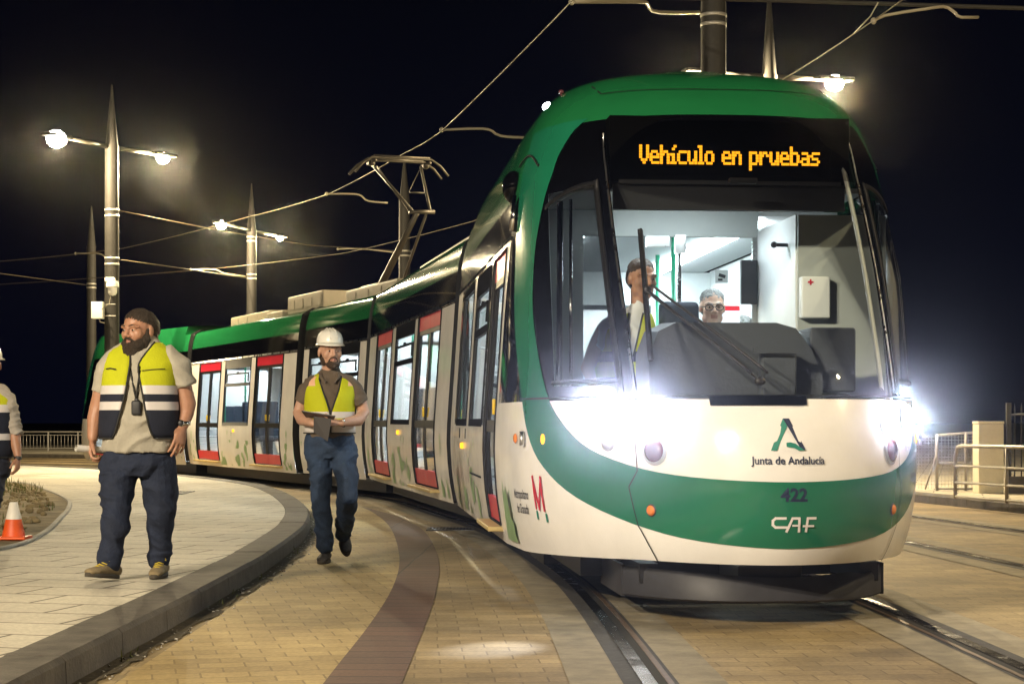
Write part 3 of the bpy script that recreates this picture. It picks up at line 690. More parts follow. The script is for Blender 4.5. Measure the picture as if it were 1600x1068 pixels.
def cab_details(fr, front):
    mb = MB(); patch(mb, -.38, .38, 1.17, 2.43, -.002, 30, 30, 0); patch(mb, -.38, .38, 2.43, 2.78, -.002, 30, 8, 1)
    part('windscreen', mb, [M['screen_glass'], M['dark_glass']], fr)
    for s in (-1, 1):
        mb = MB(); patch(mb, s * .42, s * .64, 1.25, 2.40, -.002, 12, 16)
        w = part('cab_side_window', mb, M['screen_glass'], fr)
        mb = MB()
        ribbon(mb, lin((s * .425, 1.2), (s * .425, 2.43), 16), .035, .004, 0, .008); ribbon(mb, [(s * (.425 + .225 * k / 14), 2.415 - .10 * (k / 14) ** 2) for k in range(15)], .03, .004, 0, .008)
        ribbon(mb, lin((s * .425, 1.27), (s * .645, 1.27), 12), .025, .004, 0, .008)
        part('frame', mb, M['rubber'], fr, w)
        mb = MB(); ribbon(mb, lin((s * .385, 1.22), (s * .385, 2.72), 20), .010, .006, 0, .006)
        part('pillar_trim', mb, M['steel'], fr)
        mb = MB(); ribbon(mb, lin((s * .40, 1.165), (s * .392, .82), 8) + lin((s * .392, .80), (s * .415, .72), 4) + lin((s * .415, .71), (s * .395, .517), 8) + lin((s * .39, .5), (s * .345, .33), 8), .007, .007)
        part('panel_gap', mb, M['seam'], fr)
    mb = MB(); ribbon(mb, lin((-.80, 1.185), (.80, 1.185), 60), .010, .006); part('belt_trim', mb, M['seam'], fr)
    if not front: return
    # lamps
    for a, z, r, rx in ((-.465, 1.084, .085, None), (-.345, 1.076, .095, None), (.345, 1.060, .090, None), (.465, 1.072, .080, None)):
        mb = MB(); disc(mb, a, z, r * 1.18, .005, .012, 0, n=28); b = part('headlight', mb, M['clear_lens'], fr)
        mb = MB(); disc(mb, a, z, r, .012, .035, 0, n=28); part('lens', mb, M['head'], fr, b)
        p = Sn(a, z, .09); q = Sn(a, z, .6)
        ld = bpy.data.lights.new('headlight_beam', 'SPOT'); ld.energy = 6600 if a < 0 else 5600 if a < .4 else 60; ld.color = (.72, .77, 1.0); ld.spot_size = R(46); ld.spot_blend = 1; ld.shadow_soft_size = .06
        lo = bpy.data.objects.new('headlight_beam', ld); COL.objects.link(lo); lo.parent = b; lo.location = p
        dr = (q - p); dr = Vector((-.15, -1, -.015)); lo.rotation_euler = dr.to_track_quat('-Z', 'Y').to_euler()
        if a == -.465:    # dipped beam: a small pool on the paving ahead
            l2 = bpy.data.lights.new('dipped_beam', 'SPOT'); l2.energy = 190; l2.color = (.9, .94, 1.0); l2.spot_size = R(19); l2.spot_blend = .9; l2.shadow_soft_size = .05
            o2 = bpy.data.objects.new('dipped_beam', l2); COL.objects.link(o2); o2.parent = b; o2.location = p
            o2.rotation_euler = (Vector((-1.52, -.42, 0)) - p + Vector((0, 0, 0))).to_track_quat('-Z', 'Y').to_euler()
    for s in (-1, 1):
        mb = MB(); disc(mb, s * .47, .955, .058, .005, .008, 0); b = part('marker_lamp', mb, M['steel'], fr)
        mb = MB(); disc(mb, s * .47, .955, .046, .012, .014, 0); part('lens', mb, M['clear_lens'], fr, b)
        mb = MB(); disc(mb, s * .348, .908, .080, .005, .008, 0); b = part('tail_lamp', mb, M['clear_lens'], fr)
        mb = MB(); disc(mb, s * .348, .908, .062, .012, .018, 0); part('lens', mb, M['red_lens'], fr, b)
        mb = MB(); disc(mb, s * .36, .60, .034, .005, .006, 0); b = part('turn_signal', mb, M['dark'], fr)
        mb = MB(); disc(mb, s * .36, .60, .027, .010, .012, 0); part('lens', mb, M['amber'], fr, b)
        mb = MB(); disc(mb, s * .685, .957, .030, .006, .004, 0); part('side_marker', mb, M['amber_on'], fr)
        mb = MB(); disc(mb, s * .825, .957, .030, .006, .010, 0, rx=.036); part('side_reflector', mb, M['amber'], fr)
        mb = MB(); f = Sm(s * .77, .957); mb.tube([f(0, .04, .02), f(0, -.04, .02)], .016, 8); part('door_button', mb, M['steel'], fr)
    # lettering and emblems
    f = Sm(-.005, .987)
    def poly(mb, pts, f, m=0, d=.005):
        mb.add([f(x, y, d) for x, y in pts], [tuple(range(len(pts)))], m)
    def px(l, cx, cy, z, s): return [((1140 + x / z - cx) / s, -(630 + y / z - cy) / s) for x, y in l]
    mb = MB(); q = lambda l: px(l, 1233, 680, 4.643, 313)
    poly(mb, q([(300, 347), (343, 347), (427, 163), (402, 107)]), f, 0); poly(mb, q([(402, 107), (444, 107), (550, 330), (550, 347), (510, 322), (427, 163)]), f, 1, .0055)
    poly(mb, q([(412, 288), (442, 285), (478, 295), (548, 347), (500, 347), (470, 328), (412, 318)]), f, 0, .006)
    part('emblem', mb, [M['logo_teal'], M['navy']], fr)
    def text(body, size, f, m, name, xs=1, align='CENTER', d=.005, shear=0, bold=0, dx=0, dz=0):
        c = bpy.data.curves.new('lettering', 'FONT'); c.body = body; c.size = size; c.align_x = align; c.align_y = 'CENTER'; c.shear = shear; c.offset = bold; c.resolution_u = 3
        o = bpy.data.objects.new('lettering', c); COL.objects.link(o); bpy.context.view_layer.update()
        me = bpy.data.meshes.new_from_object(o.evaluated_get(bpy.context.evaluated_depsgraph_get()))
        mb = MB(); mb.add([f(v.co.x * xs + dx, v.co.y + dz, d) for v in me.vertices], [tuple(p.vertices) for p in me.polygons])
        bpy.data.objects.remove(o); bpy.data.meshes.remove(me)
        return part(name, mb, m, fr, smooth=False)
    text('Junta de Andalucía', .0555, Sm(-.005, .86), M['navy'], 'lettering', .90, bold=.0008)
    text('422', .090, Sm(.01, .688), M['navy'], 'lettering', 1.0, bold=.0030)
    f = Sm(-.80, .635); text('Metropolitano', .078, f, M['print'], 'lettering', .62, dx=-.02, bold=.001); text('de Granada', .078, f, M['print'], 'lettering', .62, dx=-.01, dz=-.085, bold=.001)
    def stroke(mb, pts, w, f, m=0, d0=.005):
        for i in range(len(pts) - 1):
            a, b = Vector(pts[i]), Vector(pts[i + 1]); t = (b - a).normalized(); n = Vector((-t.y, t.x)) * w / 2; e = t * w * .35
            n_ = 6
            for k in range(n_):
                p, q = a - e + (b - a + 2 * e) * (k / n_), a - e + (b - a + 2 * e) * ((k + 1) / n_)
                dd = d0 + .0004 * (i % 7)
                mb.add([f(*(p - n), dd), f(*(q - n), dd), f(*(q + n), dd), f(*(p + n), dd)], [(0, 1, 2, 3)], m)
    mb = MB(); f = Sm(.01, .545); q = lambda l: px(l, 1240, 820, 4.643, 305)
    stroke(mb, q([(405, 838), (335, 838), (316, 855), (316, 885), (335, 902), (415, 902)]), .0125, f)
    stroke(mb, q([(412, 930), (452, 838), (500, 838), (500, 930)]), .0125, f, 0, .0085); stroke(mb, q([(455, 888), (500, 888)]), .010, f, 0, .0115)
    stroke(mb, q([(552, 930), (562, 838), (622, 838)]), .0125, f, 0, .0085); stroke(mb, q([(530, 892), (605, 892)]), .010, f, 0, .0115)
    part('emblem', mb, M['logo_white'], fr, smooth=False)
    mb = MB(); f = Sm(-.712, .64); q = lambda l: [(((690 + x / 3.56) - 845) / 150, -((600 + y / 3.56) - 776) / 285) for x, y in l]
    stroke(mb, q([(506, 522), (524, 700)]), .021, f, 0); stroke(mb, q([(506, 522), (552, 705)]), .021, f, 0, .006); stroke(mb, q([(572, 522), (552, 705)]), .021, f, 0, .0072); stroke(mb, q([(572, 522), (590, 708)]), .021, f, 0, .0084)
    stroke(mb, q([(526, 725), (530, 758)]), .022, f, 1); stroke(mb, q([(596, 735), (600, 768)]), .022, f, 1)
    part('emblem', mb, [M['logo_red'], M['logo_teal']], fr, smooth=False)
    # green leaf film near the door
    mb = MB(); fs_ = Sm(-.93, .5)
    A = [(-.128, .22), (-.06, .13), (.0, .17), (.06, .08), (.07, -.01), (.16, -.05), (.17, -.12), (.21, -.165), (-.128, -.165)]
    part('leaf_graphic', blob_nose(A, fs_), M['foil'], fr)
    # windscreen wiper: two links and a blade
    mb = MB(); ribbon(mb, lin((-.085, 1.27), (-.305, 1.73), 14), .012, .05, 0, .014); ribbon(mb, lin((-.045, 1.27), (-.285, 1.755), 14), .012, .05, 0, .012)
    w = part('windscreen_wiper', mb, M['dark'], fr)
    mb = MB(); ribbon(mb, lin((-.325, 1.36), (-.31, 1.72), 10) + lin((-.308, 1.74), (-.295, 2.09), 10), .024, .022, 0, .022); part('blade', mb, M['rubber'], fr, w)
    mb = MB(); p = Sn(-.065, 1.25, .02); mb.ell(p, (.03, .02, .022)); p2 = Sn(-.30, 1.735, .05); mb.ell(p2, (.022, .014, .02)); mb.tube([p, p2], .006, 6); part('pivot', mb, M['dark'], fr, w)
    mb = MB(); patch(mb, -.2, .06, 1.135, 1.185, .008, 16, 3); part('wiper_cowl', mb, M['black'], fr)
    # destination display
    mb = MB(); mb.box((0, 1.62, 2.62), (1.40, .36, .38)); b = part('destination_display', mb, M['void'], fr, smooth=False)
    G = {'V': ['1...1', '1...1', '1...1', '1...1', '1...1', '.1.1.', '..1..'], 'e': ['.....', '.....', '.111.', '1...1', '11111', '1....', '.1111'], 'h': ['1....', '1....', '1.11.', '11..1', '1...1', '1...1', '1...1'],
         'í': ['..1', '.1.', '...', '11.', '.1.', '.1.', '111'], 'c': ['.....', '.....', '.1111', '1....', '1....', '1....', '.1111'], 'u': ['.....', '.....', '1...1', '1...1', '1...1', '1..11', '.11.1'], 'l': ['11.', '.1.', '.1.', '.1.', '.1.', '.1.', '111'],
         'o': ['.....', '.....', '.111.', '1...1', '1...1', '1...1', '.111.'], 'n': ['.....', '.....', '1.11.', '11..1', '1...1', '1...1', '1...1'], 'p': ['.....', '.....', '1111.', '1...1', '1...1', '1...1', '1111.', '1....', '1....'], 'r': ['.....', '.....', '1.11.', '11..1', '1....', '1....', '1....'],
         'b': ['1....', '1....', '1111.', '1...1', '1...1', '1...1', '1111.'], 'a': ['.....', '.....', '.111.', '....1', '.1111', '1...1', '.1111'], 's': ['.....', '.....', '.1111', '1....', '.111.', '....1', '1111.'], ' ': ['...']}
    cols = []; 
    for ch in 'Vehículo en pruebas':
        g = G[ch]; wd = len(g[0])
        g = g + ['.' * wd] * (9 - len(g))
        for i in range(wd): cols.append([g[j][i] == '1' or (i > 0 and g[j][i - 1] == '1' and False) for j in range(9)])
        cols.append([False] * 9)
    cols.pop(); n = len(cols); cw = 1.05 / n; rh = .0158; mb = MB()
    for i, c_ in enumerate(cols):
        for j in range(9):
            if c_[j]:
                x = -.525 + i * cw - .005; z = 2.635 - j * rh
                x0, x1, z0, z1 = x - cw * .25, x + cw * 1.45, z - rh * .46, z + rh * .46
                mb.add([(x0, 1.43, z0), (x1, 1.43, z0), (x1, 1.43, z1), (x0, 1.43, z1)], [(0, 1, 2, 3)])
    mb2 = MB()
    for f_ in range(0, len(mb.f)): pass
    part('led_text', mb, M['led'], fr, b, smooth=False)
    mb = MB(); mb.box((0, 1.62, 2.43), (1.30, .38, .022)); mb.box((.02, 1.20, 2.41), (.16, .05, .03), bev=.01); part('sun_blind', mb, M['dark'], fr, smooth=False)
    mb = MB(); mb.box((0, 1.47, 2.35), (1.36, .02, .15)); part('header_panel', mb, M['dark'], fr, smooth=False)
    # seam line on the roof front, camera pod beside the pillar
    mb = MB(); ribbon(mb, [(-.47, 3.10)] + lin((-.40, 3.01), (.40, 3.01), 24) + [(.47, 3.10)], .010, .004); part('panel_gap', mb, M['seam'], fr)
    for s in (-1, 1):
        c = Sn(s * .90, 2.56, .01); mb = MB(); mb.ell(c + Vector((0, .03, -.02)), (.075, .11, .105), 0, 20, 12)
        pod = part('camera_pod', mb, M['black'], fr)
        mb = MB(); mb.tube([Sy(2.40, 2.46, s) + Vector((s * .015, 0, 0)), Sy(2.36, 2.24, s) + Vector((s * .012, 0, 0))], .022, 8); part('bracket', mb, M['chrome'], fr, pod)
        mb = MB(); ribbon(mb, [(s * (.70 + .18 * k / 12), 2.60 + .10 * math.sin(PI * k / 12 * .8)) for k in range(13)], .012, .008, 0, .008); part('pod_trim', mb, M['seam'], fr)
    mb = MB(); mb.ell((-.90, 2.86, 3.10), (.035, .03, .03)); part('roof_marker', mb, M['tube'], fr)
    mb = MB(); mb.tube([(-.84, 2.62, 3.08), (-.84, 2.62, 3.15)], .008, 6); mb.ell((-.84, 2.62, 3.155), (.018, .018, .016)); part('aerial', mb, M['red_lens'], fr)
    # deflector apron under the nose
    mb = MB(); prof = [(.33, -.02), (.30, .0), (.11, .03), (.09, .06)]
    ps = []
    for k in range(41):
        x = -.72 + 1.42 * k / 40; y = .36 + .50 * abs(x / .72) ** 2.8; ps.append((x, y))
    vs = []; 
    for x, y in ps:
        e = .06 * math.exp(-((x - .05) / .45) ** 2) + .05 * math.exp(-((x - .56) / .08) ** 2)
        vs += [(x, y + .03, .285 - e * .6), (x, y, .265 - e), (x, y - .01, .13), (x, y + .03, .115)]
    mb.add(vs, [(i * 4 + j, (i + 1) * 4 + j, (i + 1) * 4 + j + 1, i * 4 + j + 1) for i in range(40) for j in range(3)])
    for s in (-1, 1): mb.box((s * .715, 1.25, .20), (.02, .80, .17))
    part('front_deflector', mb, M['grey'], fr, sharp=50)
    mb = MB(); mb.box((0, 2.35, .24), (1.7, 1.5, .16)); mb.box((-.6, 1.0, .25), (.10, .6, .10)); mb.box((.6, 1.0, .25), (.10, .6, .10)); mb.box((0, .7, .26), (.34, .5, .10), bev=.02)
    part('underframe', mb, M['dark'], fr, smooth=False)

def inside(p, poly):
    c = False; x, y = p; n = len(poly)
    for i in range(n):
        (x1, y1), (x2, y2) = poly[i], poly[(i + 1) % n]
        if (y1 > y) != (y2 > y) and x < (x2 - x1) * (y - y1) / (y2 - y1) + x1: c = not c
    return c
def raster(test, x0, x1, y0, y1, f, st=.012, d=.004):
    mb = MB(); nx = int((x1 - x0) / st); ny = int((y1 - y0) / st)
    for i in range(nx):
        for j in range(ny):
            x, y = x0 + i * st, y0 + j * st
            if test(x + st / 2, y + st / 2): mb.add([f(x, y, d), f(x + st, y, d), f(x + st, y + st, d), f(x, y + st, d)], [(0, 1, 2, 3)])
    return mb
def blob_nose(A, f): return raster(lambda x, y: inside((x, y), A), -.13, .23, -.17, .24, f, .01)
# --- plain side of a module: panels that follow its bulge
def side(y, z, s, d, cab): p = Sy(y, z, s) if cab else Vector((s * fW(z), y, z)); return p + Vector((s * d, 0, 0))
def zsteps(z0, z1, st=.09): k = max(1, int((z1 - z0) / st)); return [z0 + (z1 - z0) * i / k for i in range(k + 1)]
def panel(mb, y0, y1, z0, z1, s, d, cab, th=0, m=0):
    Z = zsteps(z0, z1); n = len(Z); Y = [y0, y1]
    fr_ = [side(y, z, s, d, cab) for z in Z for y in Y]
    fs = [(i * 2, i * 2 + 1, i * 2 + 3, i * 2 + 2) for i in range(n - 1)]
    mb.add(fr_, fs, m)
    if th:
        bk = [side(y, z, s, d - th, cab) for z in Z for y in Y]; o = len(mb.v) - 2 * n; mb.v += [tuple(v) for v in bk]; b = o + 2 * n
        for i in range(n - 1):
            for j in (0, 1): mb.f.append((o + i * 2 + j, o + i * 2 + 2 + j, b + i * 2 + 2 + j, b + i * 2 + j)); mb.m.append(m)
            mb.f.append((b + i * 2, b + i * 2 + 2, b + i * 2 + 3, b + i * 2 + 1)); mb.m.append(m)
        for q in (0, n - 1): mb.f.append((o + q * 2, o + q * 2 + 1, b + q * 2 + 1, b + q * 2)); mb.m.append(m)
    return mb
def add_door(fr, y0, y1, s, cab, leaves=2):
    mb = MB(); t = .03
    for (a, b) in ((y0 - .02, y0 + t), (y1 - t, y1 + .02)): panel(mb, a, b, .40, 2.16, s, .006, cab, .03)
    panel(mb, y0 + t, y1 - t, 2.15, 2.16, s, .006, cab, .03); panel(mb, y0 + t, y1 - t, .392, .402, s, .006, cab, .03)
    D = part('door', mb, M['rubber'], fr)
    w = (y1 - y0 - 2 * t) / leaves
    for k in range(leaves):
        a, b = y0 + t + k * w + .004, y0 + t + (k + 1) * w - .004; e = .055
        mb = MB()
        panel(mb, a, a + e, .56, 2.0, s, -.012, cab, .03); panel(mb, b - e, b, .56, 2.0, s, -.012, cab, .03)
        panel(mb, a + e, b - e, .985, 1.065, s, -.012, cab, .03); panel(mb, a + e, b - e, 1.955, 2.0, s, -.012, cab, .03)
        panel(mb, a, b, 2.0, 2.148, s, -.010, cab, .03, 1); panel(mb, a, b, .405, .56, s, -.010, cab, .03, 1)
        lf = part('door_leaf', mb, [M['rubber'], M['red']], fr, D, smooth=False)
        # panes, held by the leaf
        panel_mb = MB(); panel(panel_mb, a + e, b - e, 1.065, 1.955, s, -.02, cab); panel(panel_mb, a + e, b - e, .56, .985, s, -.02, cab)
        part('door_glass', panel_mb, M['glass'], fr, D)
    mb = MB(); yc = (y0 + y1) / 2 if leaves == 2 else y0 + .16
    mb.box(side(yc, 1.15, s, .004, cab), (.02, .05, .10), bev=.008); part('door_opener', mb, M['yellow'], fr, D)
    mb = MB(); 
    a = side(y0 - .02, .395, s, -.06, cab); b = side(y1 + .02, .395, s, .09, cab)
    mb.box(((a.x + b.x) / 2, (y0 + y1) / 2, .375), (abs(b.x - a.x), y1 - y0 + .06, .03), bev=.006); part('door_step', mb, M['tread'], fr, D)
def add_window(fr, y0, y1, s, cab, vent=False):
    mb = MB(); e = .035
    panel(mb, y0 - .01, y0 + e, 1.02, 2.16, s, .004, cab, .03); panel(mb, y1 - e, y1 + .01, 1.02, 2.16, s, .004, cab, .03)
    panel(mb, y0 + e, y1 - e, 1.02, 1.075, s, .004, cab, .03); panel(mb, y0 + e, y1 - e, 2.0 if vent else 2.1, 2.16, s, .004, cab, .03)
    if vent: panel(mb, y0 + e, y1 - e, 1.69, 1.745, s, .004, cab, .03)
    Wd = part('window', mb, M['rubber'], fr)
    mb = MB(); panel(mb, y0 + e, y1 - e, 1.075, 2.1, s, -.015, cab); part('pane', mb, M['glass'], fr, Wd)
    if vent:
        mb = MB(); a, b = y0 + .14, y1 - .14
        panel(mb, a, b, 1.89, 1.915, s, .008, cab, .02); panel(mb, a, a + .025, 1.76, 1.915, s, .008, cab, .02); panel(mb, b - .025, b, 1.76, 1.915, s, .008, cab, .02)
        panel(mb, (a + b) / 2 - .05, (a + b) / 2 + .05, 1.915, 1.94, s, .008, cab, .02)
        part('tilt_vent', mb, M['rubber'], fr, Wd)
def lining(fr, ya, yb, far, rows=True, seats=(), poles=(), portal=(True, True)):
    """inside of one module; far = side (+1/-1) whose wall is solid"""
    mb = MB(); L = yb - ya; yc = (ya + yb) / 2
    mb.box((0, yc, .345), (2.30, L, .03), 1)
    mb.box((0, yc, 2.43), (2.1, L, .03), 0)
    for s in ((far,) if far else ()): mb.box((s * 1.115, yc, 1.4), (.02, L, 2.05), 0); mb.box((s * 1.10, yc, .72), (.02, L, .68), 2)
    for q, y in ((0, ya + .03), (1, yb - .03)):
        if portal[q]:
            for s in (-1, 1): mb.box((s * .83, y, 1.39), (.55, .04, 2.04), 0)
            mb.box((0, y, 2.26), (1.2, .04, .30), 0)
    t = part('interior_lining', mb, [M['lining'], M['floor'], M['panel']], fr, smooth=False)
    for s in (-1, 1):
        mb = MB(); mb.box((s * .56, yc, 2.395), (.13, L - .5, .03), bev=.01); part('ceiling_light', mb, M['tube' if fr == 0 else 'tube_bright'], fr)
    for (x, y, rz) in seats:
        mb = MB(); rot = Matrix.Rotation(rz, 3, 'Z')
        for c, d in (((0, 0, .80), (.44, .44, .09)), ((0, .21, 1.12), (.44, .08, .62)), ((0, .05, .58), (.1, .3, .4))):
            q = MB(); q.box(c, d, bev=.03); mb.add([rot @ Vector(v) + Vector((x, y, 0)) for v in q.v], q.f)
        part('passenger_seat', mb, M['seat'], fr, sharp=40)
    for (x, y) in poles:
        mb = MB(); mb.tube([(x, y, .36), (x, y, 2.4)], .018, 8); part('handrail', mb, M['pole'], fr)
# --- middle modules
def mid_body(L, holes, box=False):
    ys = sorted(set([.22, L - .22] + [v for h in holes for v in h[:2]])); Z = [z for z in ZR if z <= 2.73] + [2.77, 2.80]
    def prof(z): return fW(z) if z <= 2.73 else {2.77: 1.03, 2.80: .90}[z]
    ring = [(-prof(z), z) for z in Z] + [(prof(z), z) for z in reversed(Z)]
    mb = MB(); n = len(ring)
    for y in ys: mb.v += [(x, y, z) for x, z in ring]
    for i in range(len(ys) - 1):
        ym = (ys[i] + ys[i + 1]) / 2
        for j in range(n - 1):
            z = (ring[j][1] + ring[j + 1][1]) / 2; left = ring[j][0] < 0 and ring[j + 1][0] < 0
            if left and any(h[0] < ym < h[1] and h[2] < z < h[3] for h in holes): continue
            m = 0 if z < 2.17 else 1 if z < 2.45 else 2
            mb.f.append((i * n + j, i * n + j + 1, (i + 1) * n + j + 1, (i + 1) * n + j)); mb.m.append(m)
    mb.f.append(tuple(range(n))); mb.m.append(3); mb.f.pop(); mb.m.pop()
    return mb
def leaf_art(body, mi, y0, y1, s, seed, cab=False, zt=.95):
    rnd = random.Random(seed)
    def test(y, z):
        t = (y - y0) / (y1 - y0)
        e = noise.noise(Vector((y * 2.4 + seed * 3.1, z * 2.6, seed))) + .5 * noise.noise(Vector((y * 6, z * 6, seed + 4)))
        lim = .10 + .42 * (zt - z) / zt if z < .78 else -.28
        hole = noise.noise(Vector((y * 5 + 9, z * 7, seed * 2.0))) > .33
        return e > .40 - lim * 1.2 + .6 * abs(t - .5) and not hole and .32 < z < zt
    f = lambda y, z, d: side(y, z, s, d, cab)
    mb = raster(test, y0, y1, .31, zt, f, .02, .004)
    for k in range(2):
        yy = rnd.uniform(y0 + .3, y1 - .3); h = rnd.uniform(.86, .96)
        for j in range(5):
            a = j * 1.26; mb.add([f(yy, h - .05, .005), f(yy + .035 * math.cos(a), h - .05 + .05 * math.sin(a), .005), f(yy + .035 * math.cos(a + .7), h - .05 + .05 * math.sin(a + .7), .005)], [(0, 1, 2)])
        mb.add([f(yy - .004, .72, .005), f(yy + .004, .72, .005), f(yy + .004, h - .05, .005), f(yy - .004, h - .05, .005)], [(0, 1, 2, 3)])
    body.add(mb.v, mb.f, mi)
def side_lamp(fr, y, z, s, cab=False):
    mb = MB(); mb.box(side(y, z, s, .008, cab), (.03, .06, .05), bev=.012); part('side_marker', mb, M['amber_on'], fr)
S2 = [(1.05, 2.70, .40, 2.15), (2.97, 4.63, 1.03, 2.15), (4.98, 6.63, .40, 2.15)]
S4 = [(.95, 2.55, .40, 2.15), (2.85, 4.55, 1.03, 2.15), (4.85, 6.45, .40, 2.15)]
S3 = [(.55, 1.75, 1.03, 2.15), (2.0, 3.25, 1.03, 2.15)]
for fr, hs in ((1, S2), (2, S3), (3, S4)):
    L = LN[fr]
    B_ = mid_body(L, hs)
    if fr != 2: leaf_art(B_, 3, hs[0][1] + .05, hs[2][0] - .05, -1, fr + 2); leaf_art(B_, 3, .26, hs[0][0] - .05, -1, fr + 5); leaf_art(B_, 3, hs[2][1] + .05, L - .26, -1, fr + 9)
    else: leaf_art(B_, 3, .3, 3.5, -1, 31)
    part('car_body', B_, [M['white'], M['black'], M['green'], M['foil']], fr, sharp=42)
    mb = MB(); mb.box((0, L / 2, .20), (1.8, L - .6, .18)); mb.box((0, L / 2, .285), (2.2, L - .5, .02)); part('underframe', mb, M['dark'], fr, smooth=False)
    mb = MB()
    for z in (2.19,): panel(mb, .24, L - .24, 2.165, 2.19, -1, .008, False, .012)
    part('rain_strip', mb, M['steel'], fr)
    for h in hs:
        if h[2] < 1: add_door(fr, h[0], h[1], -1, False)
        else: add_window(fr, h[0], h[1], -1, False, vent=True)
    if fr != 2:
        side_lamp(fr, hs[1][0] + .9, .93, -1)
        lining(fr, .3, L - .3, 1, seats=[(.78, 3.2, 0), (.78, 4.2, PI), (-.80, 3.2, 0), (-.80, 4.3, PI)], poles=[(-.75, hs[0][0] + .1), (-.75, hs[0][1] - .02), (-.75, hs[2][0] + .05), (-.75, hs[2][1] - .1), (.0, 2.0), (.35, 5.6)])
    else:
        lining(fr, .3, L - .3, 1, seats=[(.78, 1.2, 0), (.78, 2.4, PI), (-.8, 1.2, 0), (-.8, 2.4, PI)], poles=[(-.6, 1.9)])
cb = cab_body()
for s in (-1, 1): leaf_art(cb, 4, 3.75, 7.4, s, 51, True, .85)
cabm = cb.mesh('cab_body', [M['white'], M['black'], M['green'], M['teal'], M['foil']])
if hasattr(cabm, 'set_sharp_from_angle'): cabm.set_sharp_from_angle(angle=R(42))
link('cab_body', cabm, tram, FR[0][0], FR[0][1])
cb = cab_body(2.94)
for s in (-1, 1): leaf_art(cb, 4, 3.75, 7.4, s, 51, True, .85)
cabm2 = cb.mesh('cab_body', [M['white'], M['black'], M['green'], M['teal'], M['foil']])
if hasattr(cabm2, 'set_sharp_from_angle'): cabm2.set_sharp_from_angle(angle=R(42))
link('cab_body', cabm2, tram, FR[4][0], FR[4][1])
for fr in (0, 4):
    for s in ((-1,) if fr == 0 else (1,)):
        add_door(fr, 2.60, 3.55, s, True, leaves=1); add_window(fr, 3.80, 5.10, s, True, vent=True); add_window(fr, 5.40, 6.70, s, True)
        mb = MB(); panel(mb, 2.45, 7.5, 2.19, 2.215, s, .008, True, .012); part('rain_strip', mb, M['steel'], fr)
        side_lamp(fr, 5.75, .86, s, True)
        mb = MB()
        for y in (5.45, 6.15): panel(mb, y, y + .02, .92, 1.0, s, .006, True, .01)
        panel(mb, 3.9, 5.0, .655, .668, s, .006, True, .008); part('hatch_latch', mb, M['seam'], fr)
    far = 1 if fr == 0 else -1
    lining(fr, 2.95, 7.45, far, seats=[(far * .78, 5.0, 0), (far * .78, 6.0, PI), (-far * .8, 5.0, 0), (-far * .8, 6.2, PI)], poles=[(.12, 3.9), (-.72, 3.7), (.3, 5.6)], portal=(False, True))
    mb = MB(); mb.box((0, 5.2, .20), (1.8, 4.2, .18)); part('underframe', mb, M['dark'], fr, smooth=False)
cab_details(0, True); cab_details(4, False)
# --- cab interior (front)
mb = MB()
mb.box((0, 2.3, .345), (2.1, 1.25, .03), 2); mb.box((0, 2.45, 2.46), (1.9, .95, .03), 0)
mb.box((.78, 2.42, 1.33), (.56, 1.04, 1.95), 0)                     # equipment cabinet on the right
mb.box((.78, 1.885, 1.33), (.54, .02, 1.94), 1)
mb.box((-.27, 2.93, 2.355), (1.55, .05, .17), 1)                    # header of the partition
mb.box((-1.0, 2.93, 1.35), (.10, .05, 1.95), 0)
part('cab_lining', mb, [M['lining'], M['panel'], M['floor']], 0, smooth=False)
mb = MB(); mb.box((-.02, 2.93, 1.32), (.022, .03, 1.90)); mb.box((.485, 2.93, 1.32), (.035, .03, 1.90)); mb.box((-.02, 2.90, 2.22), (.07, .04, .12)); mb.box((-.17, 2.9, 2.235), (.15, .05, .07))
pt = part('cab_partition', mb, M['steel'], 0, smooth=False)
mb = MB(); mb.add([(-.95, 2.935, .37), (-.03, 2.935, .37), (-.03, 2.935, 2.27), (-.95, 2.935, 2.27), (0, 2.93, .37), (.47, 2.93, .37), (.47, 2.93, 2.27), (0, 2.93, 2.27)], [(0, 1, 2, 3), (4, 5, 6, 7)])
part('pane', mb, M['glass'], 0, pt, smooth=False)
mb = MB(); mb.box((.26, 2.915, 2.01), (.085, .006, .085)); cs = part('warning_sign', mb, M['panel'], 0, smooth=False)
mb = MB(); mb.box((.262, 2.909, 2.015), (.045, .004, .022), rot=Matrix.Rotation(.3, 3, 'Y')); mb.box((.25, 2.909, 1.99), (.03, .004, .014)); part('camera_symbol', mb, M['dark'], 0, cs, smooth=False)
mb = MB(); mb.box((.43, 2.86, 1.97), (.11, .05, .29), bev=.01); part('cab_screen', mb, M['dark'], 0, smooth=False)
mb = MB(); mb.box((.42, 3.6, 1.78), (.22, .02, .16)); sc_ = part('route_screen', mb, M['screen'], 0, smooth=False)
mb = MB(); mb.box((.42, 3.587, 1.845), (.22, .004, .035)); part('header', mb, M['screen_red'], 0, sc_, smooth=False)
mb = MB(); mb.box((.60, 1.835, 1.80), (.175, .08, .25), bev=.012); fb = part('first_aid_box', mb, M['lining'], 0, sharp=40)
mb = MB(); mb.box((.565, 1.793, 1.89), (.010, .003, .034)); mb.box((.565, 1.7925, 1.89), (.034, .003, .010)); part('red_cross', mb, M['logo_red'], 0, fb, smooth=False)
mb = MB(); mb.tube([(.50, 2.1, 2.14), (.42, 2.08, 2.14)], .012, 8); mb.ell((.41, 2.08, 2.14), (.02, .02, .02)); part('coat_hook', mb, M['dark'], 0)
mb = MB()
pr = [(-.55, 1.0), (-.55, 1.42), (-.50, 1.55), (-.40, 1.60), (.16, 1.60), (.27, 1.57), (.36, 1.45), (.42, 1.30), (.42, 1.0)]
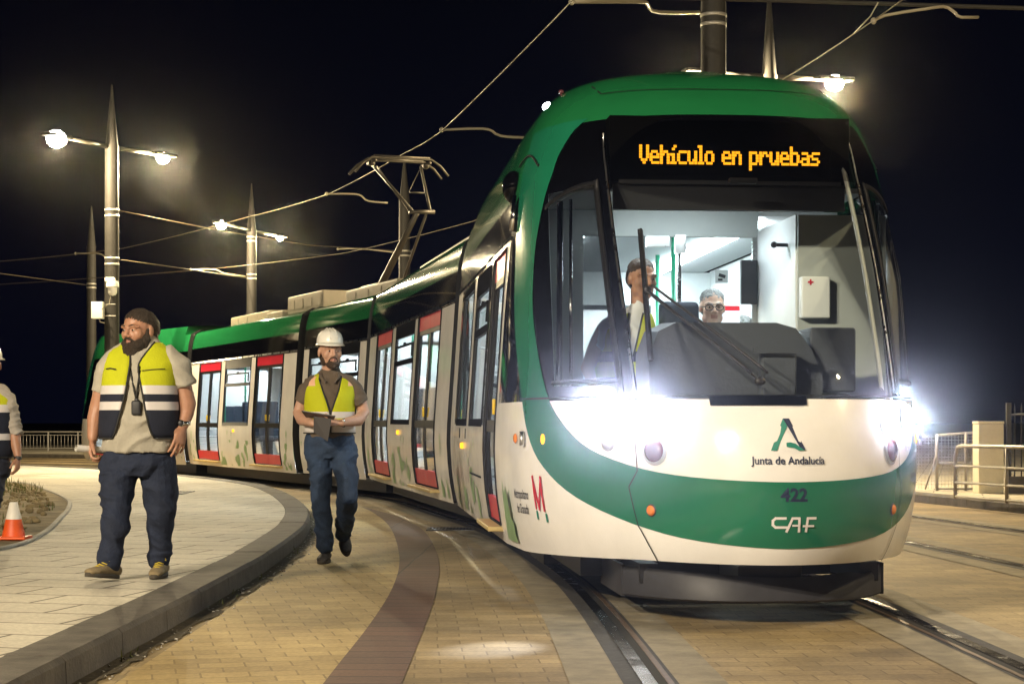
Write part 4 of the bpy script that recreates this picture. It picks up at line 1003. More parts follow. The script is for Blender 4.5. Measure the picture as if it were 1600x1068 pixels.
mb.add([(x, .98, z) for x, z in pr] + [(x, 1.45, z + .02) for x, z in pr], [tuple(range(9)), tuple(range(17, 8, -1))] + [(i, (i + 1) % 9, 9 + (i + 1) % 9, 9 + i) for i in range(9)])
mb.box((0, 1.30, 1.05), (1.5, .9, .20), bev=.04); mb.box((.50, 1.2, 1.40), (.26, .3, .36), bev=.02); mb.box((.14, .88, 1.30), (.20, .10, .30), bev=.03); mb.box((.12, .80, 1.44), (.26, .03, .03))
part('driver_desk', mb, M['desk'], 0, sharp=35)
mb = MB(); mb.box((-.12, 2.15, 1.0), (.48, .50, .12), bev=.04); mb.box((-.12, 2.36, 1.32), (.46, .12, .66), bev=.05); mb.box((-.12, 2.36, .68), (.2, .2, .6)); mb.box((-.13, 2.36, 1.72), (.25, .10, .17), bev=.04)
part('driver_seat', mb, M['seat'], 0, sharp=40)
mb = MB(); ribbon(mb, lin((.368, 1.24), (.368, 2.60), 20), .036, -.05, 0, .012); part('screen_trim', mb, M['lining'], 0)
for s in (-1, 1):
    mb = MB(); mb.tube([(s * .98, 1.55, 1.2), (s * .95, 1.75, 2.35)], .018, 8); mb.tube([(s * .93, 1.40, 1.2), (s * .90, 1.65, 2.35)], .010, 8); part('grab_bar', mb, M['chrome'], 0)
mb = MB(); mb.box((-1.02, 2.5, 1.35), (.05, .35, 1.95)); mb.box((-.80, 2.70, 1.7), (.22, .03, 1.2)); part('cab_wall_panel', mb, M['panel'], 0, smooth=False)
mb = MB(); mb.box((-.1, 2.35, 2.435), (.7, .10, .02), bev=.005); part('ceiling_light', mb, M['tube'], 0)
# --- bellows between modules
def ring_pts(i, yl, shr):
    c, th = (J[i] - TIP, TH[i])
    Z = list(np.linspace(.30, 2.70, 14)) + [2.79]
    def pr(z): return (fW(z) if z <= 2.7 else .95) - shr
    X = Vector((math.cos(th), math.sin(th), 0)); Y = bdir(th)
    return [c + X * (sx_ * pr(z)) + Y * yl + Vector((0, 0, z - (.0 if z < 2.7 else shr))) for sx_, zz in ((-1, Z), (1, Z[::-1])) for z in zz]
for i in range(4):
    A = ring_pts(i, LN[i] - .216, -.003); Bq = ring_pts(i + 1, .216, -.003); mb = MB(); K = 10; n = len(A)
    for k in range(K + 1):
        t = k / K; e = (.0 if k in (0, K) else .03 if k % 2 == 0 else .06)
        for a, b in zip(A, Bq):
            p = a.lerp(b, t); c = (J[i + 1] - TIP) + Vector((0, 0, 1.5)); mb.v.append(tuple(p + (c - p).normalized() * e))
    for k in range(K):
        for j in range(n): mb.f.append((k * n + j, k * n + (j + 1) % n, (k + 1) * n + (j + 1) % n, (k + 1) * n + j)); mb.m.append(0)
    bl = mb.build('gangway_bellows', M['rubber'], tram, smooth=False)
    def inner_ring(q, yl):
        c, th = J[q] - TIP, TH[q]; X = Vector((math.cos(th), math.sin(th), 0)); return [c + X * x + bdir(th) * yl + Vector((0, 0, z)) for x, z in ((-.95, .37), (-.95, 2.2), (-.75, 2.38), (.75, 2.38), (.95, 2.2), (.95, .37))]
    A, Bq = inner_ring(i, LN[i] - .34), inner_ring(i + 1, .34); mb = MB()
    mb.add(A + Bq, [(k, (k + 1) % 6, 6 + (k + 1) % 6, 6 + k) for k in range(6)]); mb.build('gangway_lining', M['lining'], bl, smooth=False)
# --- roof equipment
def roof_box(fr, c, d, m='roofbox'):
    mb = MB(); mb.box(c, d, bev=.03)
    for k in range(4): mb.box((c[0] - d[0] / 2 - .004, c[1] - d[1] / 2 + (k + .5) * d[1] / 4, c[2]), (.008, d[1] / 4 * .7, d[2] * .5))
    part('roof_box', mb, M[m], fr, sharp=40)
roof_box(2, (0, 1.9, 2.92), (1.3, 2.6, .22)); roof_box(1, (0, 3.6, 2.90), (1.5, 4.6, .16)); roof_box(3, (0, 1.3, 2.98), (1.5, 1.9, .30)); roof_box(3, (.1, 5.2, 2.92), (1.4, 2.6, .20)); roof_box(3, (-.2, 3.2, 2.88), (1.0, 1.0, .14))
# pantograph on the short centre module
mb = MB()
for s in (-1, 1): mb.tube([(s * .45, 1.5, 3.06), (s * .45, 3.0, 3.06)], .03, 8)
for y in (1.6, 2.9): mb.tube([(-.45, y, 3.06), (.45, y, 3.06)], .03, 8)
pan = part('pantograph', mb, M['pantograph'], 2)
mb = MB(); mb.tube([(-.2, 2.9, 3.08), (-.04, 1.6, 4.06)], [.06, .04], 8); mb.tube([(.12, 2.9, 3.08), (.10, 1.6, 4.06)], .022, 8); mb.tube([(-.16, 1.6, 4.06), (.22, 1.6, 4.08)], .03, 8); part('lower_arm', mb, M['pantograph'], 2, pan)
mb = MB(); mb.tube([(-.10, 1.6, 4.07), (-.42, 2.6, 4.86)], .022, 8); mb.tube([(.16, 1.6, 4.07), (.34, 2.6, 4.86)], .022, 8); mb.tube([(-.18, 1.6, 4.07), (-.34, 2.6, 4.84)], .012, 6); mb.tube([(-.02, 2.02, 4.40), (.22, 2.02, 4.40)], .012, 6); mb.tube([(-.04, 2.0, 4.40), (.30, 2.55, 4.80)], .006, 5); part('upper_arm', mb, M['pantograph'], 2, pan)
mb = MB()
for dy in (-.16, .16):
    mb.tube([(-.72, 2.6 + dy, 4.72), (-.60, 2.6 + dy, 4.86), (-.46, 2.6 + dy, 4.95), (.46, 2.6 + dy, 4.95), (.60, 2.6 + dy, 4.86), (.72, 2.6 + dy, 4.72)], .018, 8)
    mb.box((0, 2.6 + dy, 4.972), (.86, .04, .025))
for s in (-1, 1): mb.tube([(s * .42, 2.40, 4.90), (s * .42, 2.80, 4.90)], .025, 8); mb.ell((s * .42, 2.6, 4.88), (.05, .07, .05))
part('pan_head', mb, M['pantograph'], 2, pan)
# ------------------------------------------------------------------ people
M['skin'] = mat('skin', (.40, .205, .125), .5, var=.12, vs=30, sss=.12, bump=.06, bs=120)
M['skin_pale'] = mat('pale skin', (.50, .29, .20), .5, var=.10, vs=30, sss=.12, bump=.06, bs=120)
M['lips'] = mat('lips', (.33, .14, .10), .5)
M['eye'] = mat('eye white', (.34, .30, .26), .4); M['iris'] = mat('iris', (.02, .012, .008), .15)
M['hair_dark'] = mat('dark brown hair', (.040, .026, .016), .55, var=.5, vs=60, bump=.9, bs=160)
M['hair_brown'] = mat('short brown hair', (.06, .035, .02), .6, var=.4, vs=60, bump=.8, bs=160)
M['hair_grey'] = mat('grey hair', (.25, .24, .23), .65, var=.4, vs=60, bump=.8, bs=150)
M['jeans_dark'] = mat('dark blue denim', (.011, .018, .042), .85, var=.35, vs=9, bump=.35, bs=90)
M['jeans'] = mat('blue denim', (.020, .040, .085), .85, var=.5, vs=7, bump=.35, bs=90)
M['navy_cloth'] = mat('navy trousers', (.012, .015, .03), .85, var=.3, vs=8, bump=.3, bs=90)
M['tee'] = mat('beige t-shirt', (.40, .37, .30), .9, var=.10, vs=12, bump=.25, bs=110)
M['polo'] = mat('brown polo shirt', (.115, .085, .06), .9, var=.15, vs=12, bump=.25, bs=110)
M['shirt_stripe'] = mat('pale striped shirt', (.40, .36, .31), .9, var=.15, vs=12, bump=.25, bs=110)
M['shirt_white'] = mat('white shirt', (.70, .70, .72), .85, var=.06)
M['hivis'] = mat('hi-vis yellow fabric', (.47, .49, .012), .75, var=.08, vs=9, bump=.2, bs=90)
M['hivis'].node_tree.nodes['Principled BSDF'].inputs['Specular IOR Level'].default_value = .25
M['silver'] = mat('reflective tape', (.62, .58, .56), .5, metal=.0, var=.06)
M['peach'] = mat('reflective shoulder patch', (.75, .45, .28), .5)
M['vest_navy'] = mat('vest navy fabric', (.007, .010, .024), .85, var=.25, bump=.2, bs=90)
M['trim'] = mat('dark vest binding', (.02, .02, .018), .8)
M['shoe_tan'] = mat('tan suede work shoe', (.25, .19, .10), .85, var=.25, vs=20, bump=.3)
M['shoe_dark'] = mat('dark work shoe', (.045, .038, .032), .75, var=.3, vs=20, bump=.3)
M['sole'] = mat('shoe sole', (.06, .05, .035), .8)
M['lace'] = mat('yellow laces', (.60, .46, .04), .7)
M['helmet'] = mat('white hard hat', (.80, .78, .70), .3, coat=.4)
M['paper'] = mat('white paper', (.74, .72, .66), .8)
M['board'] = mat('dark clipboard', (.05, .045, .045), .45)
M['metal_watch'] = mat('steel watch', (.6, .6, .58), .25, metal=1)

def vox(mb, size, smooth=3, fn=None):
    me = mb.mesh('tmp', [], True); o = bpy.data.objects.new('tmp', me); COL.objects.link(o)
    md = o.modifiers.new('r', 'REMESH'); md.mode = 'VOXEL'; md.voxel_size = size; md.use_smooth_shade = True
    if smooth: s = o.modifiers.new('s', 'SMOOTH'); s.factor = .5; s.iterations = smooth
    bpy.context.view_layer.update(); dg = bpy.context.evaluated_depsgraph_get()
    r = bpy.data.meshes.new_from_object(o.evaluated_get(dg)); bpy.data.objects.remove(o); bpy.data.meshes.remove(me)
    r.polygons.foreach_set('use_smooth', [True] * len(r.polygons))
    if fn:
        n = [v.normal.copy() for v in r.vertices]
        for v, q in zip(r.vertices, n): v.co = v.co + q * fn(v.co, q)
        r.update()
    return r
def setmats(me, mats, fn=None):
    me.materials.clear()
    for m in mats: me.materials.append(m)
    if fn: me.polygons.foreach_set('material_index', [fn(p.center) for p in me.polygons])
    return me
def hand(mb, w, d, pn, th, k=1.0, curl=.35, spread=1.0):
    """hand at wrist w along d, palm facing pn, thumb on side th; curl bends the fingers towards pn"""
    w, d, pn, th = Vector(w), Vector(d).normalized(), Vector(pn).normalized(), Vector(th)
    pn = (pn - d * pn.dot(d)).normalized(); th = (th - d * th.dot(d) - pn * th.dot(pn)).normalized()
    mb.chain([(w - d * .02 * k, .024 * k, .020 * k), (w + d * .02 * k, .030 * k, .018 * k), (w + d * .05 * k, .040 * k, .016 * k), (w + d * .085 * k, .041 * k, .013 * k)], ref=th, n=14)
    for i, (o, L, r) in enumerate(((.031, .070, .0088), (.0105, .080, .0092), (-.0105, .074, .0088), (-.031, .058, .0078))):
        b = w + d * (.085 - .006 * abs(i - 1)) * k + th * o * k; dd = (d + th * o * 3.2 * spread * (1 if i != 1 else .6)).normalized()
        c = curl * (1 + .12 * i); p = [(b - dd * .012 * k, r * k * 1.1, r * k * 1.1), (b, r * k * 1.08, r * k * 1.08)]; q = b; a = c * .5
        for s_, f in ((.45, .97), (.30, .88), (.25, .74)):
            v = (dd * math.cos(a) + pn * math.sin(a)); q = q + v * L * s_ * k; p.append((q.copy(), r * f * k, r * f * k)); a += c
        mb.chain(p, n=10, ref=th)
    b = w + d * .022 * k + th * .022 * k; v1 = (th * .75 + d * .62 + pn * .35).normalized(); v2 = (d * .9 + th * .30 + pn * .35).normalized()
    mb.chain([(b, .014 * k, .013 * k), (b + v1 * .034 * k, .0125 * k, .012 * k), (b + v1 * .034 * k + v2 * .030 * k, .0105 * k, .0105 * k), (b + v1 * .034 * k + v2 * .056 * k, .0085 * k, .0085 * k)], n=10)
def head_frame(c, yaw, pitch, sc):
    rot = Matrix.Rotation(R(yaw), 3, 'Z') @ Matrix.Rotation(R(pitch), 3, 'X')
    return lambda p: Vector(c) + rot @ (Vector(p) * sc), rot
def head_chains(mb, T, rot, k):
    e = lambda c, r, a=None: mb.ell(T(c), [q * k for q in r], 0, 18, 12, rot @ a if a else rot)
    e((0, .012, .036), (.077, .096, .084)); e((0, -.020, -.025), (.064, .072, .088)); e((0, -.048, -.085), (.040, .040, .034)); e((0, -.074, -.100), (.024, .018, .017))
    for s in (-1, 1):
        e((s * .040, -.052, -.020), (.028, .030, .032)); e((s * .050, -.005, -.066), (.020, .040, .030)); e((s * .0785, .016, -.004), (.010, .020, .033))
        mb.chain([(T((s * .012, -.088, .024)), .011 * k, .010 * k), (T((s * .036, -.084, .029)), .011 * k, .010 * k), (T((s * .058, -.066, .022)), .009 * k, .008 * k)], n=8)
        e((s * .0125, -.096, -.030), (.010, .012, .008)); e((s * .031, -.0715, .004), (.016, .014, .012))
    mb.chain([(T((0, -.080, .028)), .011 * k, .010 * k), (T((0, -.096, .0)), .011 * k, .011 * k), (T((0, -.109, -.024)), .013 * k, .012 * k)], n=10)
    for z, r in ((-.052, .0065), (-.064, .0075)):
        mb.chain([(T((-.024, -.078, z)), .004 * k, .004 * k), (T((0, -.089, z)), r * k, r * k), (T((.024, -.078, z)), .004 * k, .004 * k)], n=8)
class Fig:
    """works in photograph pixels at the figure's own distance"""
    def __init__(s, D, label, group=None, floor=0, px=800):
        s.D = D; s.s = F / D; s.root = empty('person', ((px - 800) / s.s, D, floor), label, 'person', group); s.o = s.root.location.copy()
    def p(s, x, y, dy=0): k = (s.D + dy) / F; return Vector(((x - 800) * k, s.D + dy, H + (YH - y) * k)) - s.o
    def ch(s, mb, pts, k=1, n=18, **kw):   # (px, py, dy, rx, ry)
        mb.chain([(s.p(q[0], q[1], q[2]), q[3] / s.s * k, q[4] / s.s * k) for q in pts], n=n, **kw); return mb
    def add(s, name, me, parent=None): return link(name, me, parent or s.root)
def folds(amp, fx=6, fz=16, seed=0, lo=None):
    def fn(co, n):
        a = noise.noise(Vector((co.x * fx + seed, co.y * fx, co.z * fz + co.x * 5))) + .5 * noise.noise(Vector((co.x * fx * 2.3, co.y * fx * 2.3 + seed, co.z * fz * 2)))
        w = 1 if lo is None else lo(co)
        r_ = abs(noise.noise(Vector((co.x * 5 + seed * 1.7, co.y * 5, co.z * fz * .75 + co.x * 7 * math.sin(co.z * 6))))) 
        return amp * (a * .8 + .9 - 4.2 * min(r_, .35)) * w
    return fn
def vest(f, torso, inner, rows, bands, off, mats, arm_y=0, n=44, bottom=None):
    """open waistcoat round a torso loft. torso: list (px,py,dy,rx,ry) from bottom to top; inner(py)->(xl,xr) front edges in px; bands(py)->material"""
    T = sorted(torso, key=lambda q: q[1]); ys = [q[1] for q in T]
    g = lambda y, k: float(np.interp(y, ys, [q[k] for q in T]))
    mb = MB(); fr = []; n2 = n
    for y in rows:
        cx, dy, rx, ry = g(y, 0), g(y, 2), g(y, 3) + off * f.s, g(y, 4) + off * f.s
        xl, xr = inner(y); kk = 1 - (ry / f.s - dy) / f.D; xl, xr = 800 + (xl - 800) * kk, 800 + (xr - 800) * kk; tl = math.asin(max(-.98, min(.98, (xl - cx) / rx))); tr = math.asin(max(-.98, min(.98, (xr - cx) / rx)))
        row = []
        for k in range(n2 + 1):
            t = tr + (2 * PI + tl - tr) * k / n2
            w = 1 + .012 * noise.noise(Vector((math.cos(t) * 3, math.sin(t) * 3, y * .06)))
            row.append(f.p(cx, y, dy) + Vector((rx / f.s * math.sin(t) * w, -ry / f.s * math.cos(t) * w, 0)))
        fr.append(row)
    for r in fr: mb.v += [tuple(v) for v in r]
    m = n2 + 1
    for i in range(len(rows) - 1):
        for k in range(n2):
            mb.f.append((i * m + k, i * m + k + 1, (i + 1) * m + k + 1, (i + 1) * m + k)); mb.m.append(bands((rows[i] + rows[i + 1]) / 2, k / n2))
    me = mb.mesh('vest', mats); o = f.add('vest', me)
    md = o.modifiers.new('thickness', 'SOLIDIFY'); md.thickness = .006; md.offset = 1
    tb = MB()
    for k in (0, n2): tb.tube([r[k] for r in fr], .0055, 6)
    tb.tube(fr[-1], .005, 6)
    f.add('binding', tb.mesh('binding', [M['trim']]), o)
    return o, fr
def shoe(f, x, y, dy, yaw, pitch, L, up, laces=None, w=.048, z=.003):
    """shoe with sole; (x, y) is the middle of the sole, in pixels"""
    c = f.p(x, y, dy); c.z = z; rot = Matrix.Rotation(R(yaw), 3, 'Z') @ Matrix.Rotation(R(pitch), 3, 'X'); T = lambda p: c + rot @ Vector(p)
    mb = MB(); h = L / 2
    mb.chain([(T((0, h * .85, .05)), .034, .036), (T((0, h * .4, .052)), .036, .040), (T((0, -h * .05, .045)), .041, .034), (T((0, -h * .5, .036)), .046, .026), (T((0, -h * .82, .030)), .038, .020)], n=16)
    mb.chain([(T((0, h * .55, .05)), .034, .044), (T((0, h * .5, .105)), .037, .046)], n=16)
    me = setmats(vox(mb, .006, 3), [M[up]]); s = f.add('shoe', me)
    mb = MB(); out = []
    for k in range(28):
        q = 2 * PI * k / 28; yy = math.cos(q) * h * 1.02; xx = math.sin(q) * (w * (1.0 if yy < 0 else .82)); out.append((xx, yy))
    vs = [T((x_, y_, 0)) for x_, y_ in out] + [T((x_ * 1.03, y_ * 1.01, .012)) for x_, y_ in out] + [T((x_ * .98, y_ * .99, .026)) for x_, y_ in out]
    mb.add(vs, [tuple(reversed(range(28))), tuple(range(56, 84))] + [(a * 28 + i, a * 28 + (i + 1) % 28, (a + 1) * 28 + (i + 1) % 28, (a + 1) * 28 + i) for a in (0, 1) for i in range(28)])
    f.add('sole', mb.mesh('sole', [M['sole']]), s)
    if laces:
        mb = MB()
        for k in range(5):
            yy = -h * .38 + k * h * .17; zz = .062 + k * .011
            mb.tube([T((-.026, yy, zz - .004)), T((0, yy - .006, zz + .006)), T((.026, yy + .008, zz - .004))], .0038, 5)
        for a in (-1, 1): mb.tube([T((0, h * .32, .118)), T((a * .03, h * .18, .125)), T((a * .04, h * .02, .10)), T((a * .012, h * .22, .112))], .0038, 5)
        f.add('laces', mb.mesh('laces', [M[laces]]), s)
    return s
def face(f, T, rot, k, glasses=False, brow='hair_dark'):
    mb = MB()
    for s in (-1, 1): mb.ell(T((s * .031, -.0795, .004)), [.0115 * k, .0080 * k, .0055 * k], 0, 12, 8, rot); mb.ell(T((s * .031, -.0868, .004)), [.0055 * k, .0030 * k, .0058 * k], 1, 10, 6, rot)
    f.add('eyes', mb.mesh('eyes', [M['eye'], M['iris']]))
    mb = MB()
    for s in (-1, 1): mb.chain([(T((s * .014, -.0945, .026)), .004 * k, .003 * k), (T((s * .036, -.0925, .033)), .005 * k, .003 * k), (T((s * .057, -.073, .026)), .003 * k, .002 * k)], n=8)
    f.add('eyebrows', mb.mesh('eyebrows', [M[brow]]))
    if glasses:
        mb = MB()
        for s in (-1, 1):
            mb.tube([T((s * (.034 + .026 * math.cos(q)), -.101 + .012 * abs(math.cos(q)) * (1 if math.cos(q) > 0 else .2), .002 + .019 * math.sin(q))) for q in np.linspace(0, 2 * PI, 17)], .0028 * k, 6)
            mb.tube([T((s * .060, -.090, .006)), T((s * .078, -.02, .008)), T((s * .082, .02, .004))], .0024 * k, 6)
        mb.tube([T((-.01, -.103, .004)), T((.01, -.103, .004))], .0026 * k, 6)
        f.add('glasses', mb.mesh('glasses', [M['dark']]))
def build_body(f, skin, torso, arms, legs, hd, neck, hands=(), vs=.006, mid=.88):
    mb = MB(); f.ch(mb, torso, mid)
    for a in arms: f.ch(mb, a, 1, 14)
    for l in legs: f.ch(mb, l, .82, 14)
    T, rot = head_frame(*hd); k = hd[3]; head_chains(mb, T, rot, k)
    mb.chain([(f.p(*neck[0][:3]), neck[0][3] / f.s, neck[0][3] / f.s), (T((0, .02, -.06)), .056 * k, .060 * k)], n=16)
    for h in hands: hand(mb, *h)
    li = T((0, -.088, -.057))
    me = setmats(vox(mb, vs, 2), [M[skin], M['lips']], lambda c: 1 if (c - li).length < .022 * k and abs((rot.transposed() @ (c - li)).z) < .0105 * k else 0)
    f.add('body', me); return T, rot

# --- 1: bearded man on the pavement
f = Fig(10.74, 'bearded man in a yellow and navy vest and beige t-shirt walking on the pavement', floor=PZ, px=212)
torso = [(219, 698, 0, 57, 44), (218, 675, -.01, 58, 50), (218, 650, -.02, 57, 52), (218, 620, -.02, 55, 48), (219, 592, -.01, 54, 43), (220, 570, 0, 53, 36), (220, 556, .01, 50, 30), (221, 547, .015, 44, 26), (222, 539, .02, 31, 22), (223, 531, .02, 19, 18)]
legL = [(187, 722, -.02, 30, 34), (185, 745, -.05, 28.5, 33), (183, 775, -.10, 26, 29), (182, 805, -.16, 21, 24), (178, 838, -.18, 19, 21), (173, 868, -.18, 17, 18)]
legR = [(246, 722, .0, 30, 34), (248, 745, .0, 28.5, 33), (250.5, 775, .0, 26.5, 29), (251, 805, .0, 21, 24), (250, 838, .05, 19, 21), (250, 866, .06, 17, 18)]
aL = [(176, 566, .01, 11, 11), (164, 590, .01, 13, 13), (153, 635, .02, 13, 13.5), (148, 655, .0, 12, 12), (145, 683, -.05, 8.5, 8.5)]
aR = [(264, 564, .01, 12, 12), (282, 592, .02, 14.5, 14.5), (293, 632, .02, 14, 14.5), (291, 646, .01, 12, 12), (286, 664, -.03, 8.8, 8.8)]
hd = (f.p(216, 517, -.02), -28, 2, 1.07)
T, rot = build_body(f, 'skin', torso, [aL, aR], [legL, legR], hd, [(222, 540, .02, 15)],
    [(f.p(145, 686, -.055), (-.03, -.25, -1), (1, .0, -.1), (.25, -1, -.3), 1.12, .85, .3), (f.p(285, 667, -.04), (-.16, -.30, -1), (-.75, .65, 0), (-.6, -.8, 0), 1.15, .22, 1.5)], vs=.005)
face(f, T, rot, 1.07)
mb = MB(); f.ch(mb, [(218, 703, 0, 60, 47)] + torso[1:-1], 1.0, round0=False); f.ch(mb, [(262, 556, .01, 17, 20), (276, 573, .01, 22, 22), (290, 604, .02, 19, 21)], 1, 18, round1=False); f.ch(mb, [(182, 560, .01, 17, 20), (168, 578, .01, 19, 21), (157, 614, .02, 15.5, 18)], 1, 18, round1=False)
f.add('t_shirt', setmats(vox(mb, .009, 3, folds(.008, 6, 9, 2)), [M['tee']]))
mb = MB(); f.ch(mb, [(217, 697, .0, 47, 36), (217, 708, .0, 51, 39), (217, 718, .0, 55, 43), (217, 730, -.01, 57, 45), (217, 742, -.01, 44, 38)], round1=False); f.ch(mb, legL, 1.02); f.ch(mb, legR, 1.02)
f.ch(mb, [(172, 866, -.18, 18.5, 20), (170, 877, -.19, 18, 20)], 1); f.ch(mb, [(250, 864, .06, 18.5, 20), (250, 872, .05, 18, 20)], 1)
f.add('jeans', setmats(vox(mb, .0075, 2, folds(.010, 8, 14, 5)), [M['jeans_dark']]))
shoe(f, 160, 901, -.26, -30, -7, .275, 'shoe_tan', 'lace', z=.022); shoe(f, 249, 898, .0, -3, 0, .285, 'shoe_tan', 'lace')
rows = [535, 540, 546, 553, 561, 570, 579, 588, 596, 602.5, 606, 610, 615.5, 616, 621, 627.5, 628, 634, 640.5, 641, 652, 664, 676, 684]
def inner1(y): return (float(np.interp(y, [535, 548, 565, 590, 615, 645, 675, 684], [204, 203, 204, 199, 194, 186, 178, 174])), float(np.interp(y, [535, 545, 560, 573, 590, 615, 645, 672, 684], [241, 234, 222, 215, 217, 221, 226, 232, 240])))
def bands1(y, u): return 0 if y < 603 else 1 if y < 615.8 else 2 if y < 627.7 else 1 if y < 640.7 else 2
o, fr = vest(f, torso, inner1, rows, bands1, .020, [M['hivis'], M['silver'], M['vest_navy']])
mb = MB()
def on(px_, py, e=.03):   # a point on the front of the vest
    Tt = sorted(torso, key=lambda q: q[1]); yy = [q[1] for q in Tt]; g = lambda k: float(np.interp(py, yy, [q[k] for q in Tt]))
    rx, ry = g(3) + 5, g(4) + 5; u = max(-.98, min(.98, (px_ - g(0)) / rx)); return f.p(g(0), py, g(2)) + Vector((u * rx / f.s, -ry / f.s * math.sqrt(1 - u * u) - e, 0))
mb.tube([on(172, 577, .008), on(180, 576, .008), on(190, 578, .008)], .004, 5); mb.tube([on(231, 580, .008), on(247, 578, .008), on(264, 577, .008)], .0025, 5); mb.tube([on(226, 572, .010), on(226, 583, .012)], .006, 6)
f.add('pocket', mb.mesh('pocket', [M['trim']]), o)
mb = MB(); mb.tube([f.p(207, 540, -.07), f.p(203, 560, -.12), f.p(205, 585, -.17), f.p(210, 612, -.20), f.p(213, 624, -.21)], .0055, 6); mb.tube([f.p(236, 541, -.07), f.p(225, 562, -.13), f.p(218, 585, -.18), f.p(214, 610, -.205), f.p(213, 624, -.21)], .0055, 6)
lan = f.add('lanyard', mb.mesh('lanyard', [M['trim']]))
mb = MB(); mb.box(f.p(213, 637, -.215), (.055, .032, .085), bev=.012); mb.box(f.p(213, 626, -.212), (.022, .02, .03), bev=.005); f.add('radio', mb.mesh('radio', [M['dark']]), lan)
mb = MB(); c = f.p(287.5, 661, -.025); mb.lathe([(.036, -.012), (.040, -.008), (.040, .008), (.036, .012)], c, 20); mb.ell(c + Vector((-.012, -.038, 0)), (.022, .011, .022)); w = f.add('wristwatch', mb.mesh('wristwatch', [M['metal_watch']]))
mb = MB(); mb.ell(c + Vector((-.013, -.046, 0)), (.016, .005, .016)); f.add('dial', mb.mesh('dial', [M['dark']]), w)
k = 1.07
mb = MB(); e = lambda c_, r_: mb.ell(T(c_), [q * k for q in r_], 0, 18, 12, rot)
e((0, .018, .0535), (.0800, .0965, .0745)); e((0, .046, .046), (.0805, .080, .074)); e((0, .078, .02), (.074, .056, .066)); e((0, .128, .006), (.044, .040, .046)); e((0, .095, .035), (.06, .06, .055)); e((.0, .085, -.035), (.062, .045, .045))
f.add('hair', setmats(vox(mb, .006, 2, lambda c_, n_: .003 * noise.noise(c_ * 38) + .004 * noise.noise(c_ * 120)), [M['hair_dark']]))
mb = MB()
e((0, -.058, -.092), (.058, .046, .044)); e((0, -.075, -.115), (.044, .036, .046)); e((0, -.06, -.14), (.034, .030, .030))
for s in (-1, 1): e((s * .060, -.012, -.058), (.020, .036, .044)); e((s * .048, -.045, -.075), (.024, .034, .036)); e((s * .070, .0, -.015), (.010, .018, .04))
for s in (-1, 1): mb.chain([(T((s * .004, -.100, -.041)), .007 * k, .007 * k), (T((s * .024, -.090, -.047)), .008 * k, .008 * k), (T((s * .036, -.074, -.070)), .008 * k, .008 * k)], n=8)
f.add('beard', setmats(vox(mb, .006, 1, lambda c_, n_: .006 * noise.noise(c_ * 45) + .004 * noise.noise(c_ * 110)), [M['hair_dark']]))
# the roll of paper in his hand
h = f.p(143, 702, -.08) + f.o
t = empty('paper_roll', h, 'rolled white papers held in the hand of the bearded man', 'paper roll')
mb = MB(); ax_ = Vector((-1, -.9, .12)).normalized(); n_ = 40; vs = []
a_ = ax_.orthogonal().normalized(); b_ = ax_.cross(a_)
for q in range(n_ + 1):
    an = q / n_ * 5.4 * PI; r_ = .012 + .0115 * q / n_
    for L_ in (-.09, .10): vs.append(ax_ * L_ + (a_ * math.cos(an) + b_ * math.sin(an)) * r_)
mb.add(vs, [(2 * q, 2 * q + 1, 2 * q + 3, 2 * q + 2) for q in range(n_)])
mb.build('sheet', M['paper'], t)

# --- 2: man in the hard hat
f = Fig(13.4, 'man in a white hard hat and yellow vest walking in the road', floor=0, px=514)
torso = [(515, 680, 0, 37, 27), (515, 660, 0, 36, 27), (515, 640, 0, 36, 27), (516, 620, 0, 37, 27), (517, 606, .01, 37, 24), (517, 597, .02, 36, 20), (516, 591, .02, 30, 17), (515, 586, .02, 20, 15), (515, 580, .02, 13, 13)]
legL = [(497, 700, -.0, 20, 22), (499, 725, -.03, 19, 20), (501, 755, -.06, 16.5, 17), (502, 780, -.06, 14.5, 15), (506, 820, -.05, 13.5, 14), (508, 852, -.04, 13, 14)]
legR = [(536, 700, .0, 20, 22), (539, 725, -.06, 19.5, 20), (543, 755, -.14, 17, 17), (544, 778, -.18, 15.5, 15), (539, 808, .06, 14, 14.5), (536, 832, .26, 12.5, 14)]
aL = [(489, 599, .02, 8, 8), (474, 622, .03, 9.5, 9.5), (467, 645, .03, 10, 10), (472, 655, -.06, 9.5, 9.5), (489, 661, -.22, 6, 6)]
aR = [(546, 599, .02, 8, 8), (562, 622, .03, 9.5, 9.5), (568, 644, .03, 10, 10), (560, 656, -.06, 9.5, 9.5), (534, 660, -.22, 6.2, 6.2)]
hd = (f.p(516, 550, -.02), 22, 0, 1.04)
T, rot = build_body(f, 'skin_pale', torso, [aL, aR], [legL, legR], hd, [(515, 585, .02, 12)],
    [(f.p(490, 661, -.225), (1, -.35, .05), (-.1, -.6, .7), (.2, .2, 1), 1.0, .9, .4), (f.p(531, 660, -.225), (-1, -.40, .05), (.1, .6, -.6), (-.1, -.2, 1), 1.0, .75, .6)], vs=.005)
face(f, T, rot, 1.04, brow='hair_brown')
mb = MB(); f.ch(mb, torso[:-1], 1.0); f.ch(mb, [(545, 596, .02, 11, 14), (555, 608, .02, 13.5, 15), (564, 630, .03, 12.5, 14.5)], 1, 18, round1=False); f.ch(mb, [(489, 596, .02, 11, 14), (479, 608, .02, 13.5, 15), (470, 629, .03, 12.5, 14.5)], 1, 18, round1=False)
f.add('polo_shirt', setmats(vox(mb, .009, 3, folds(.008, 6, 10, 8)), [M['polo']]))
mb = MB()
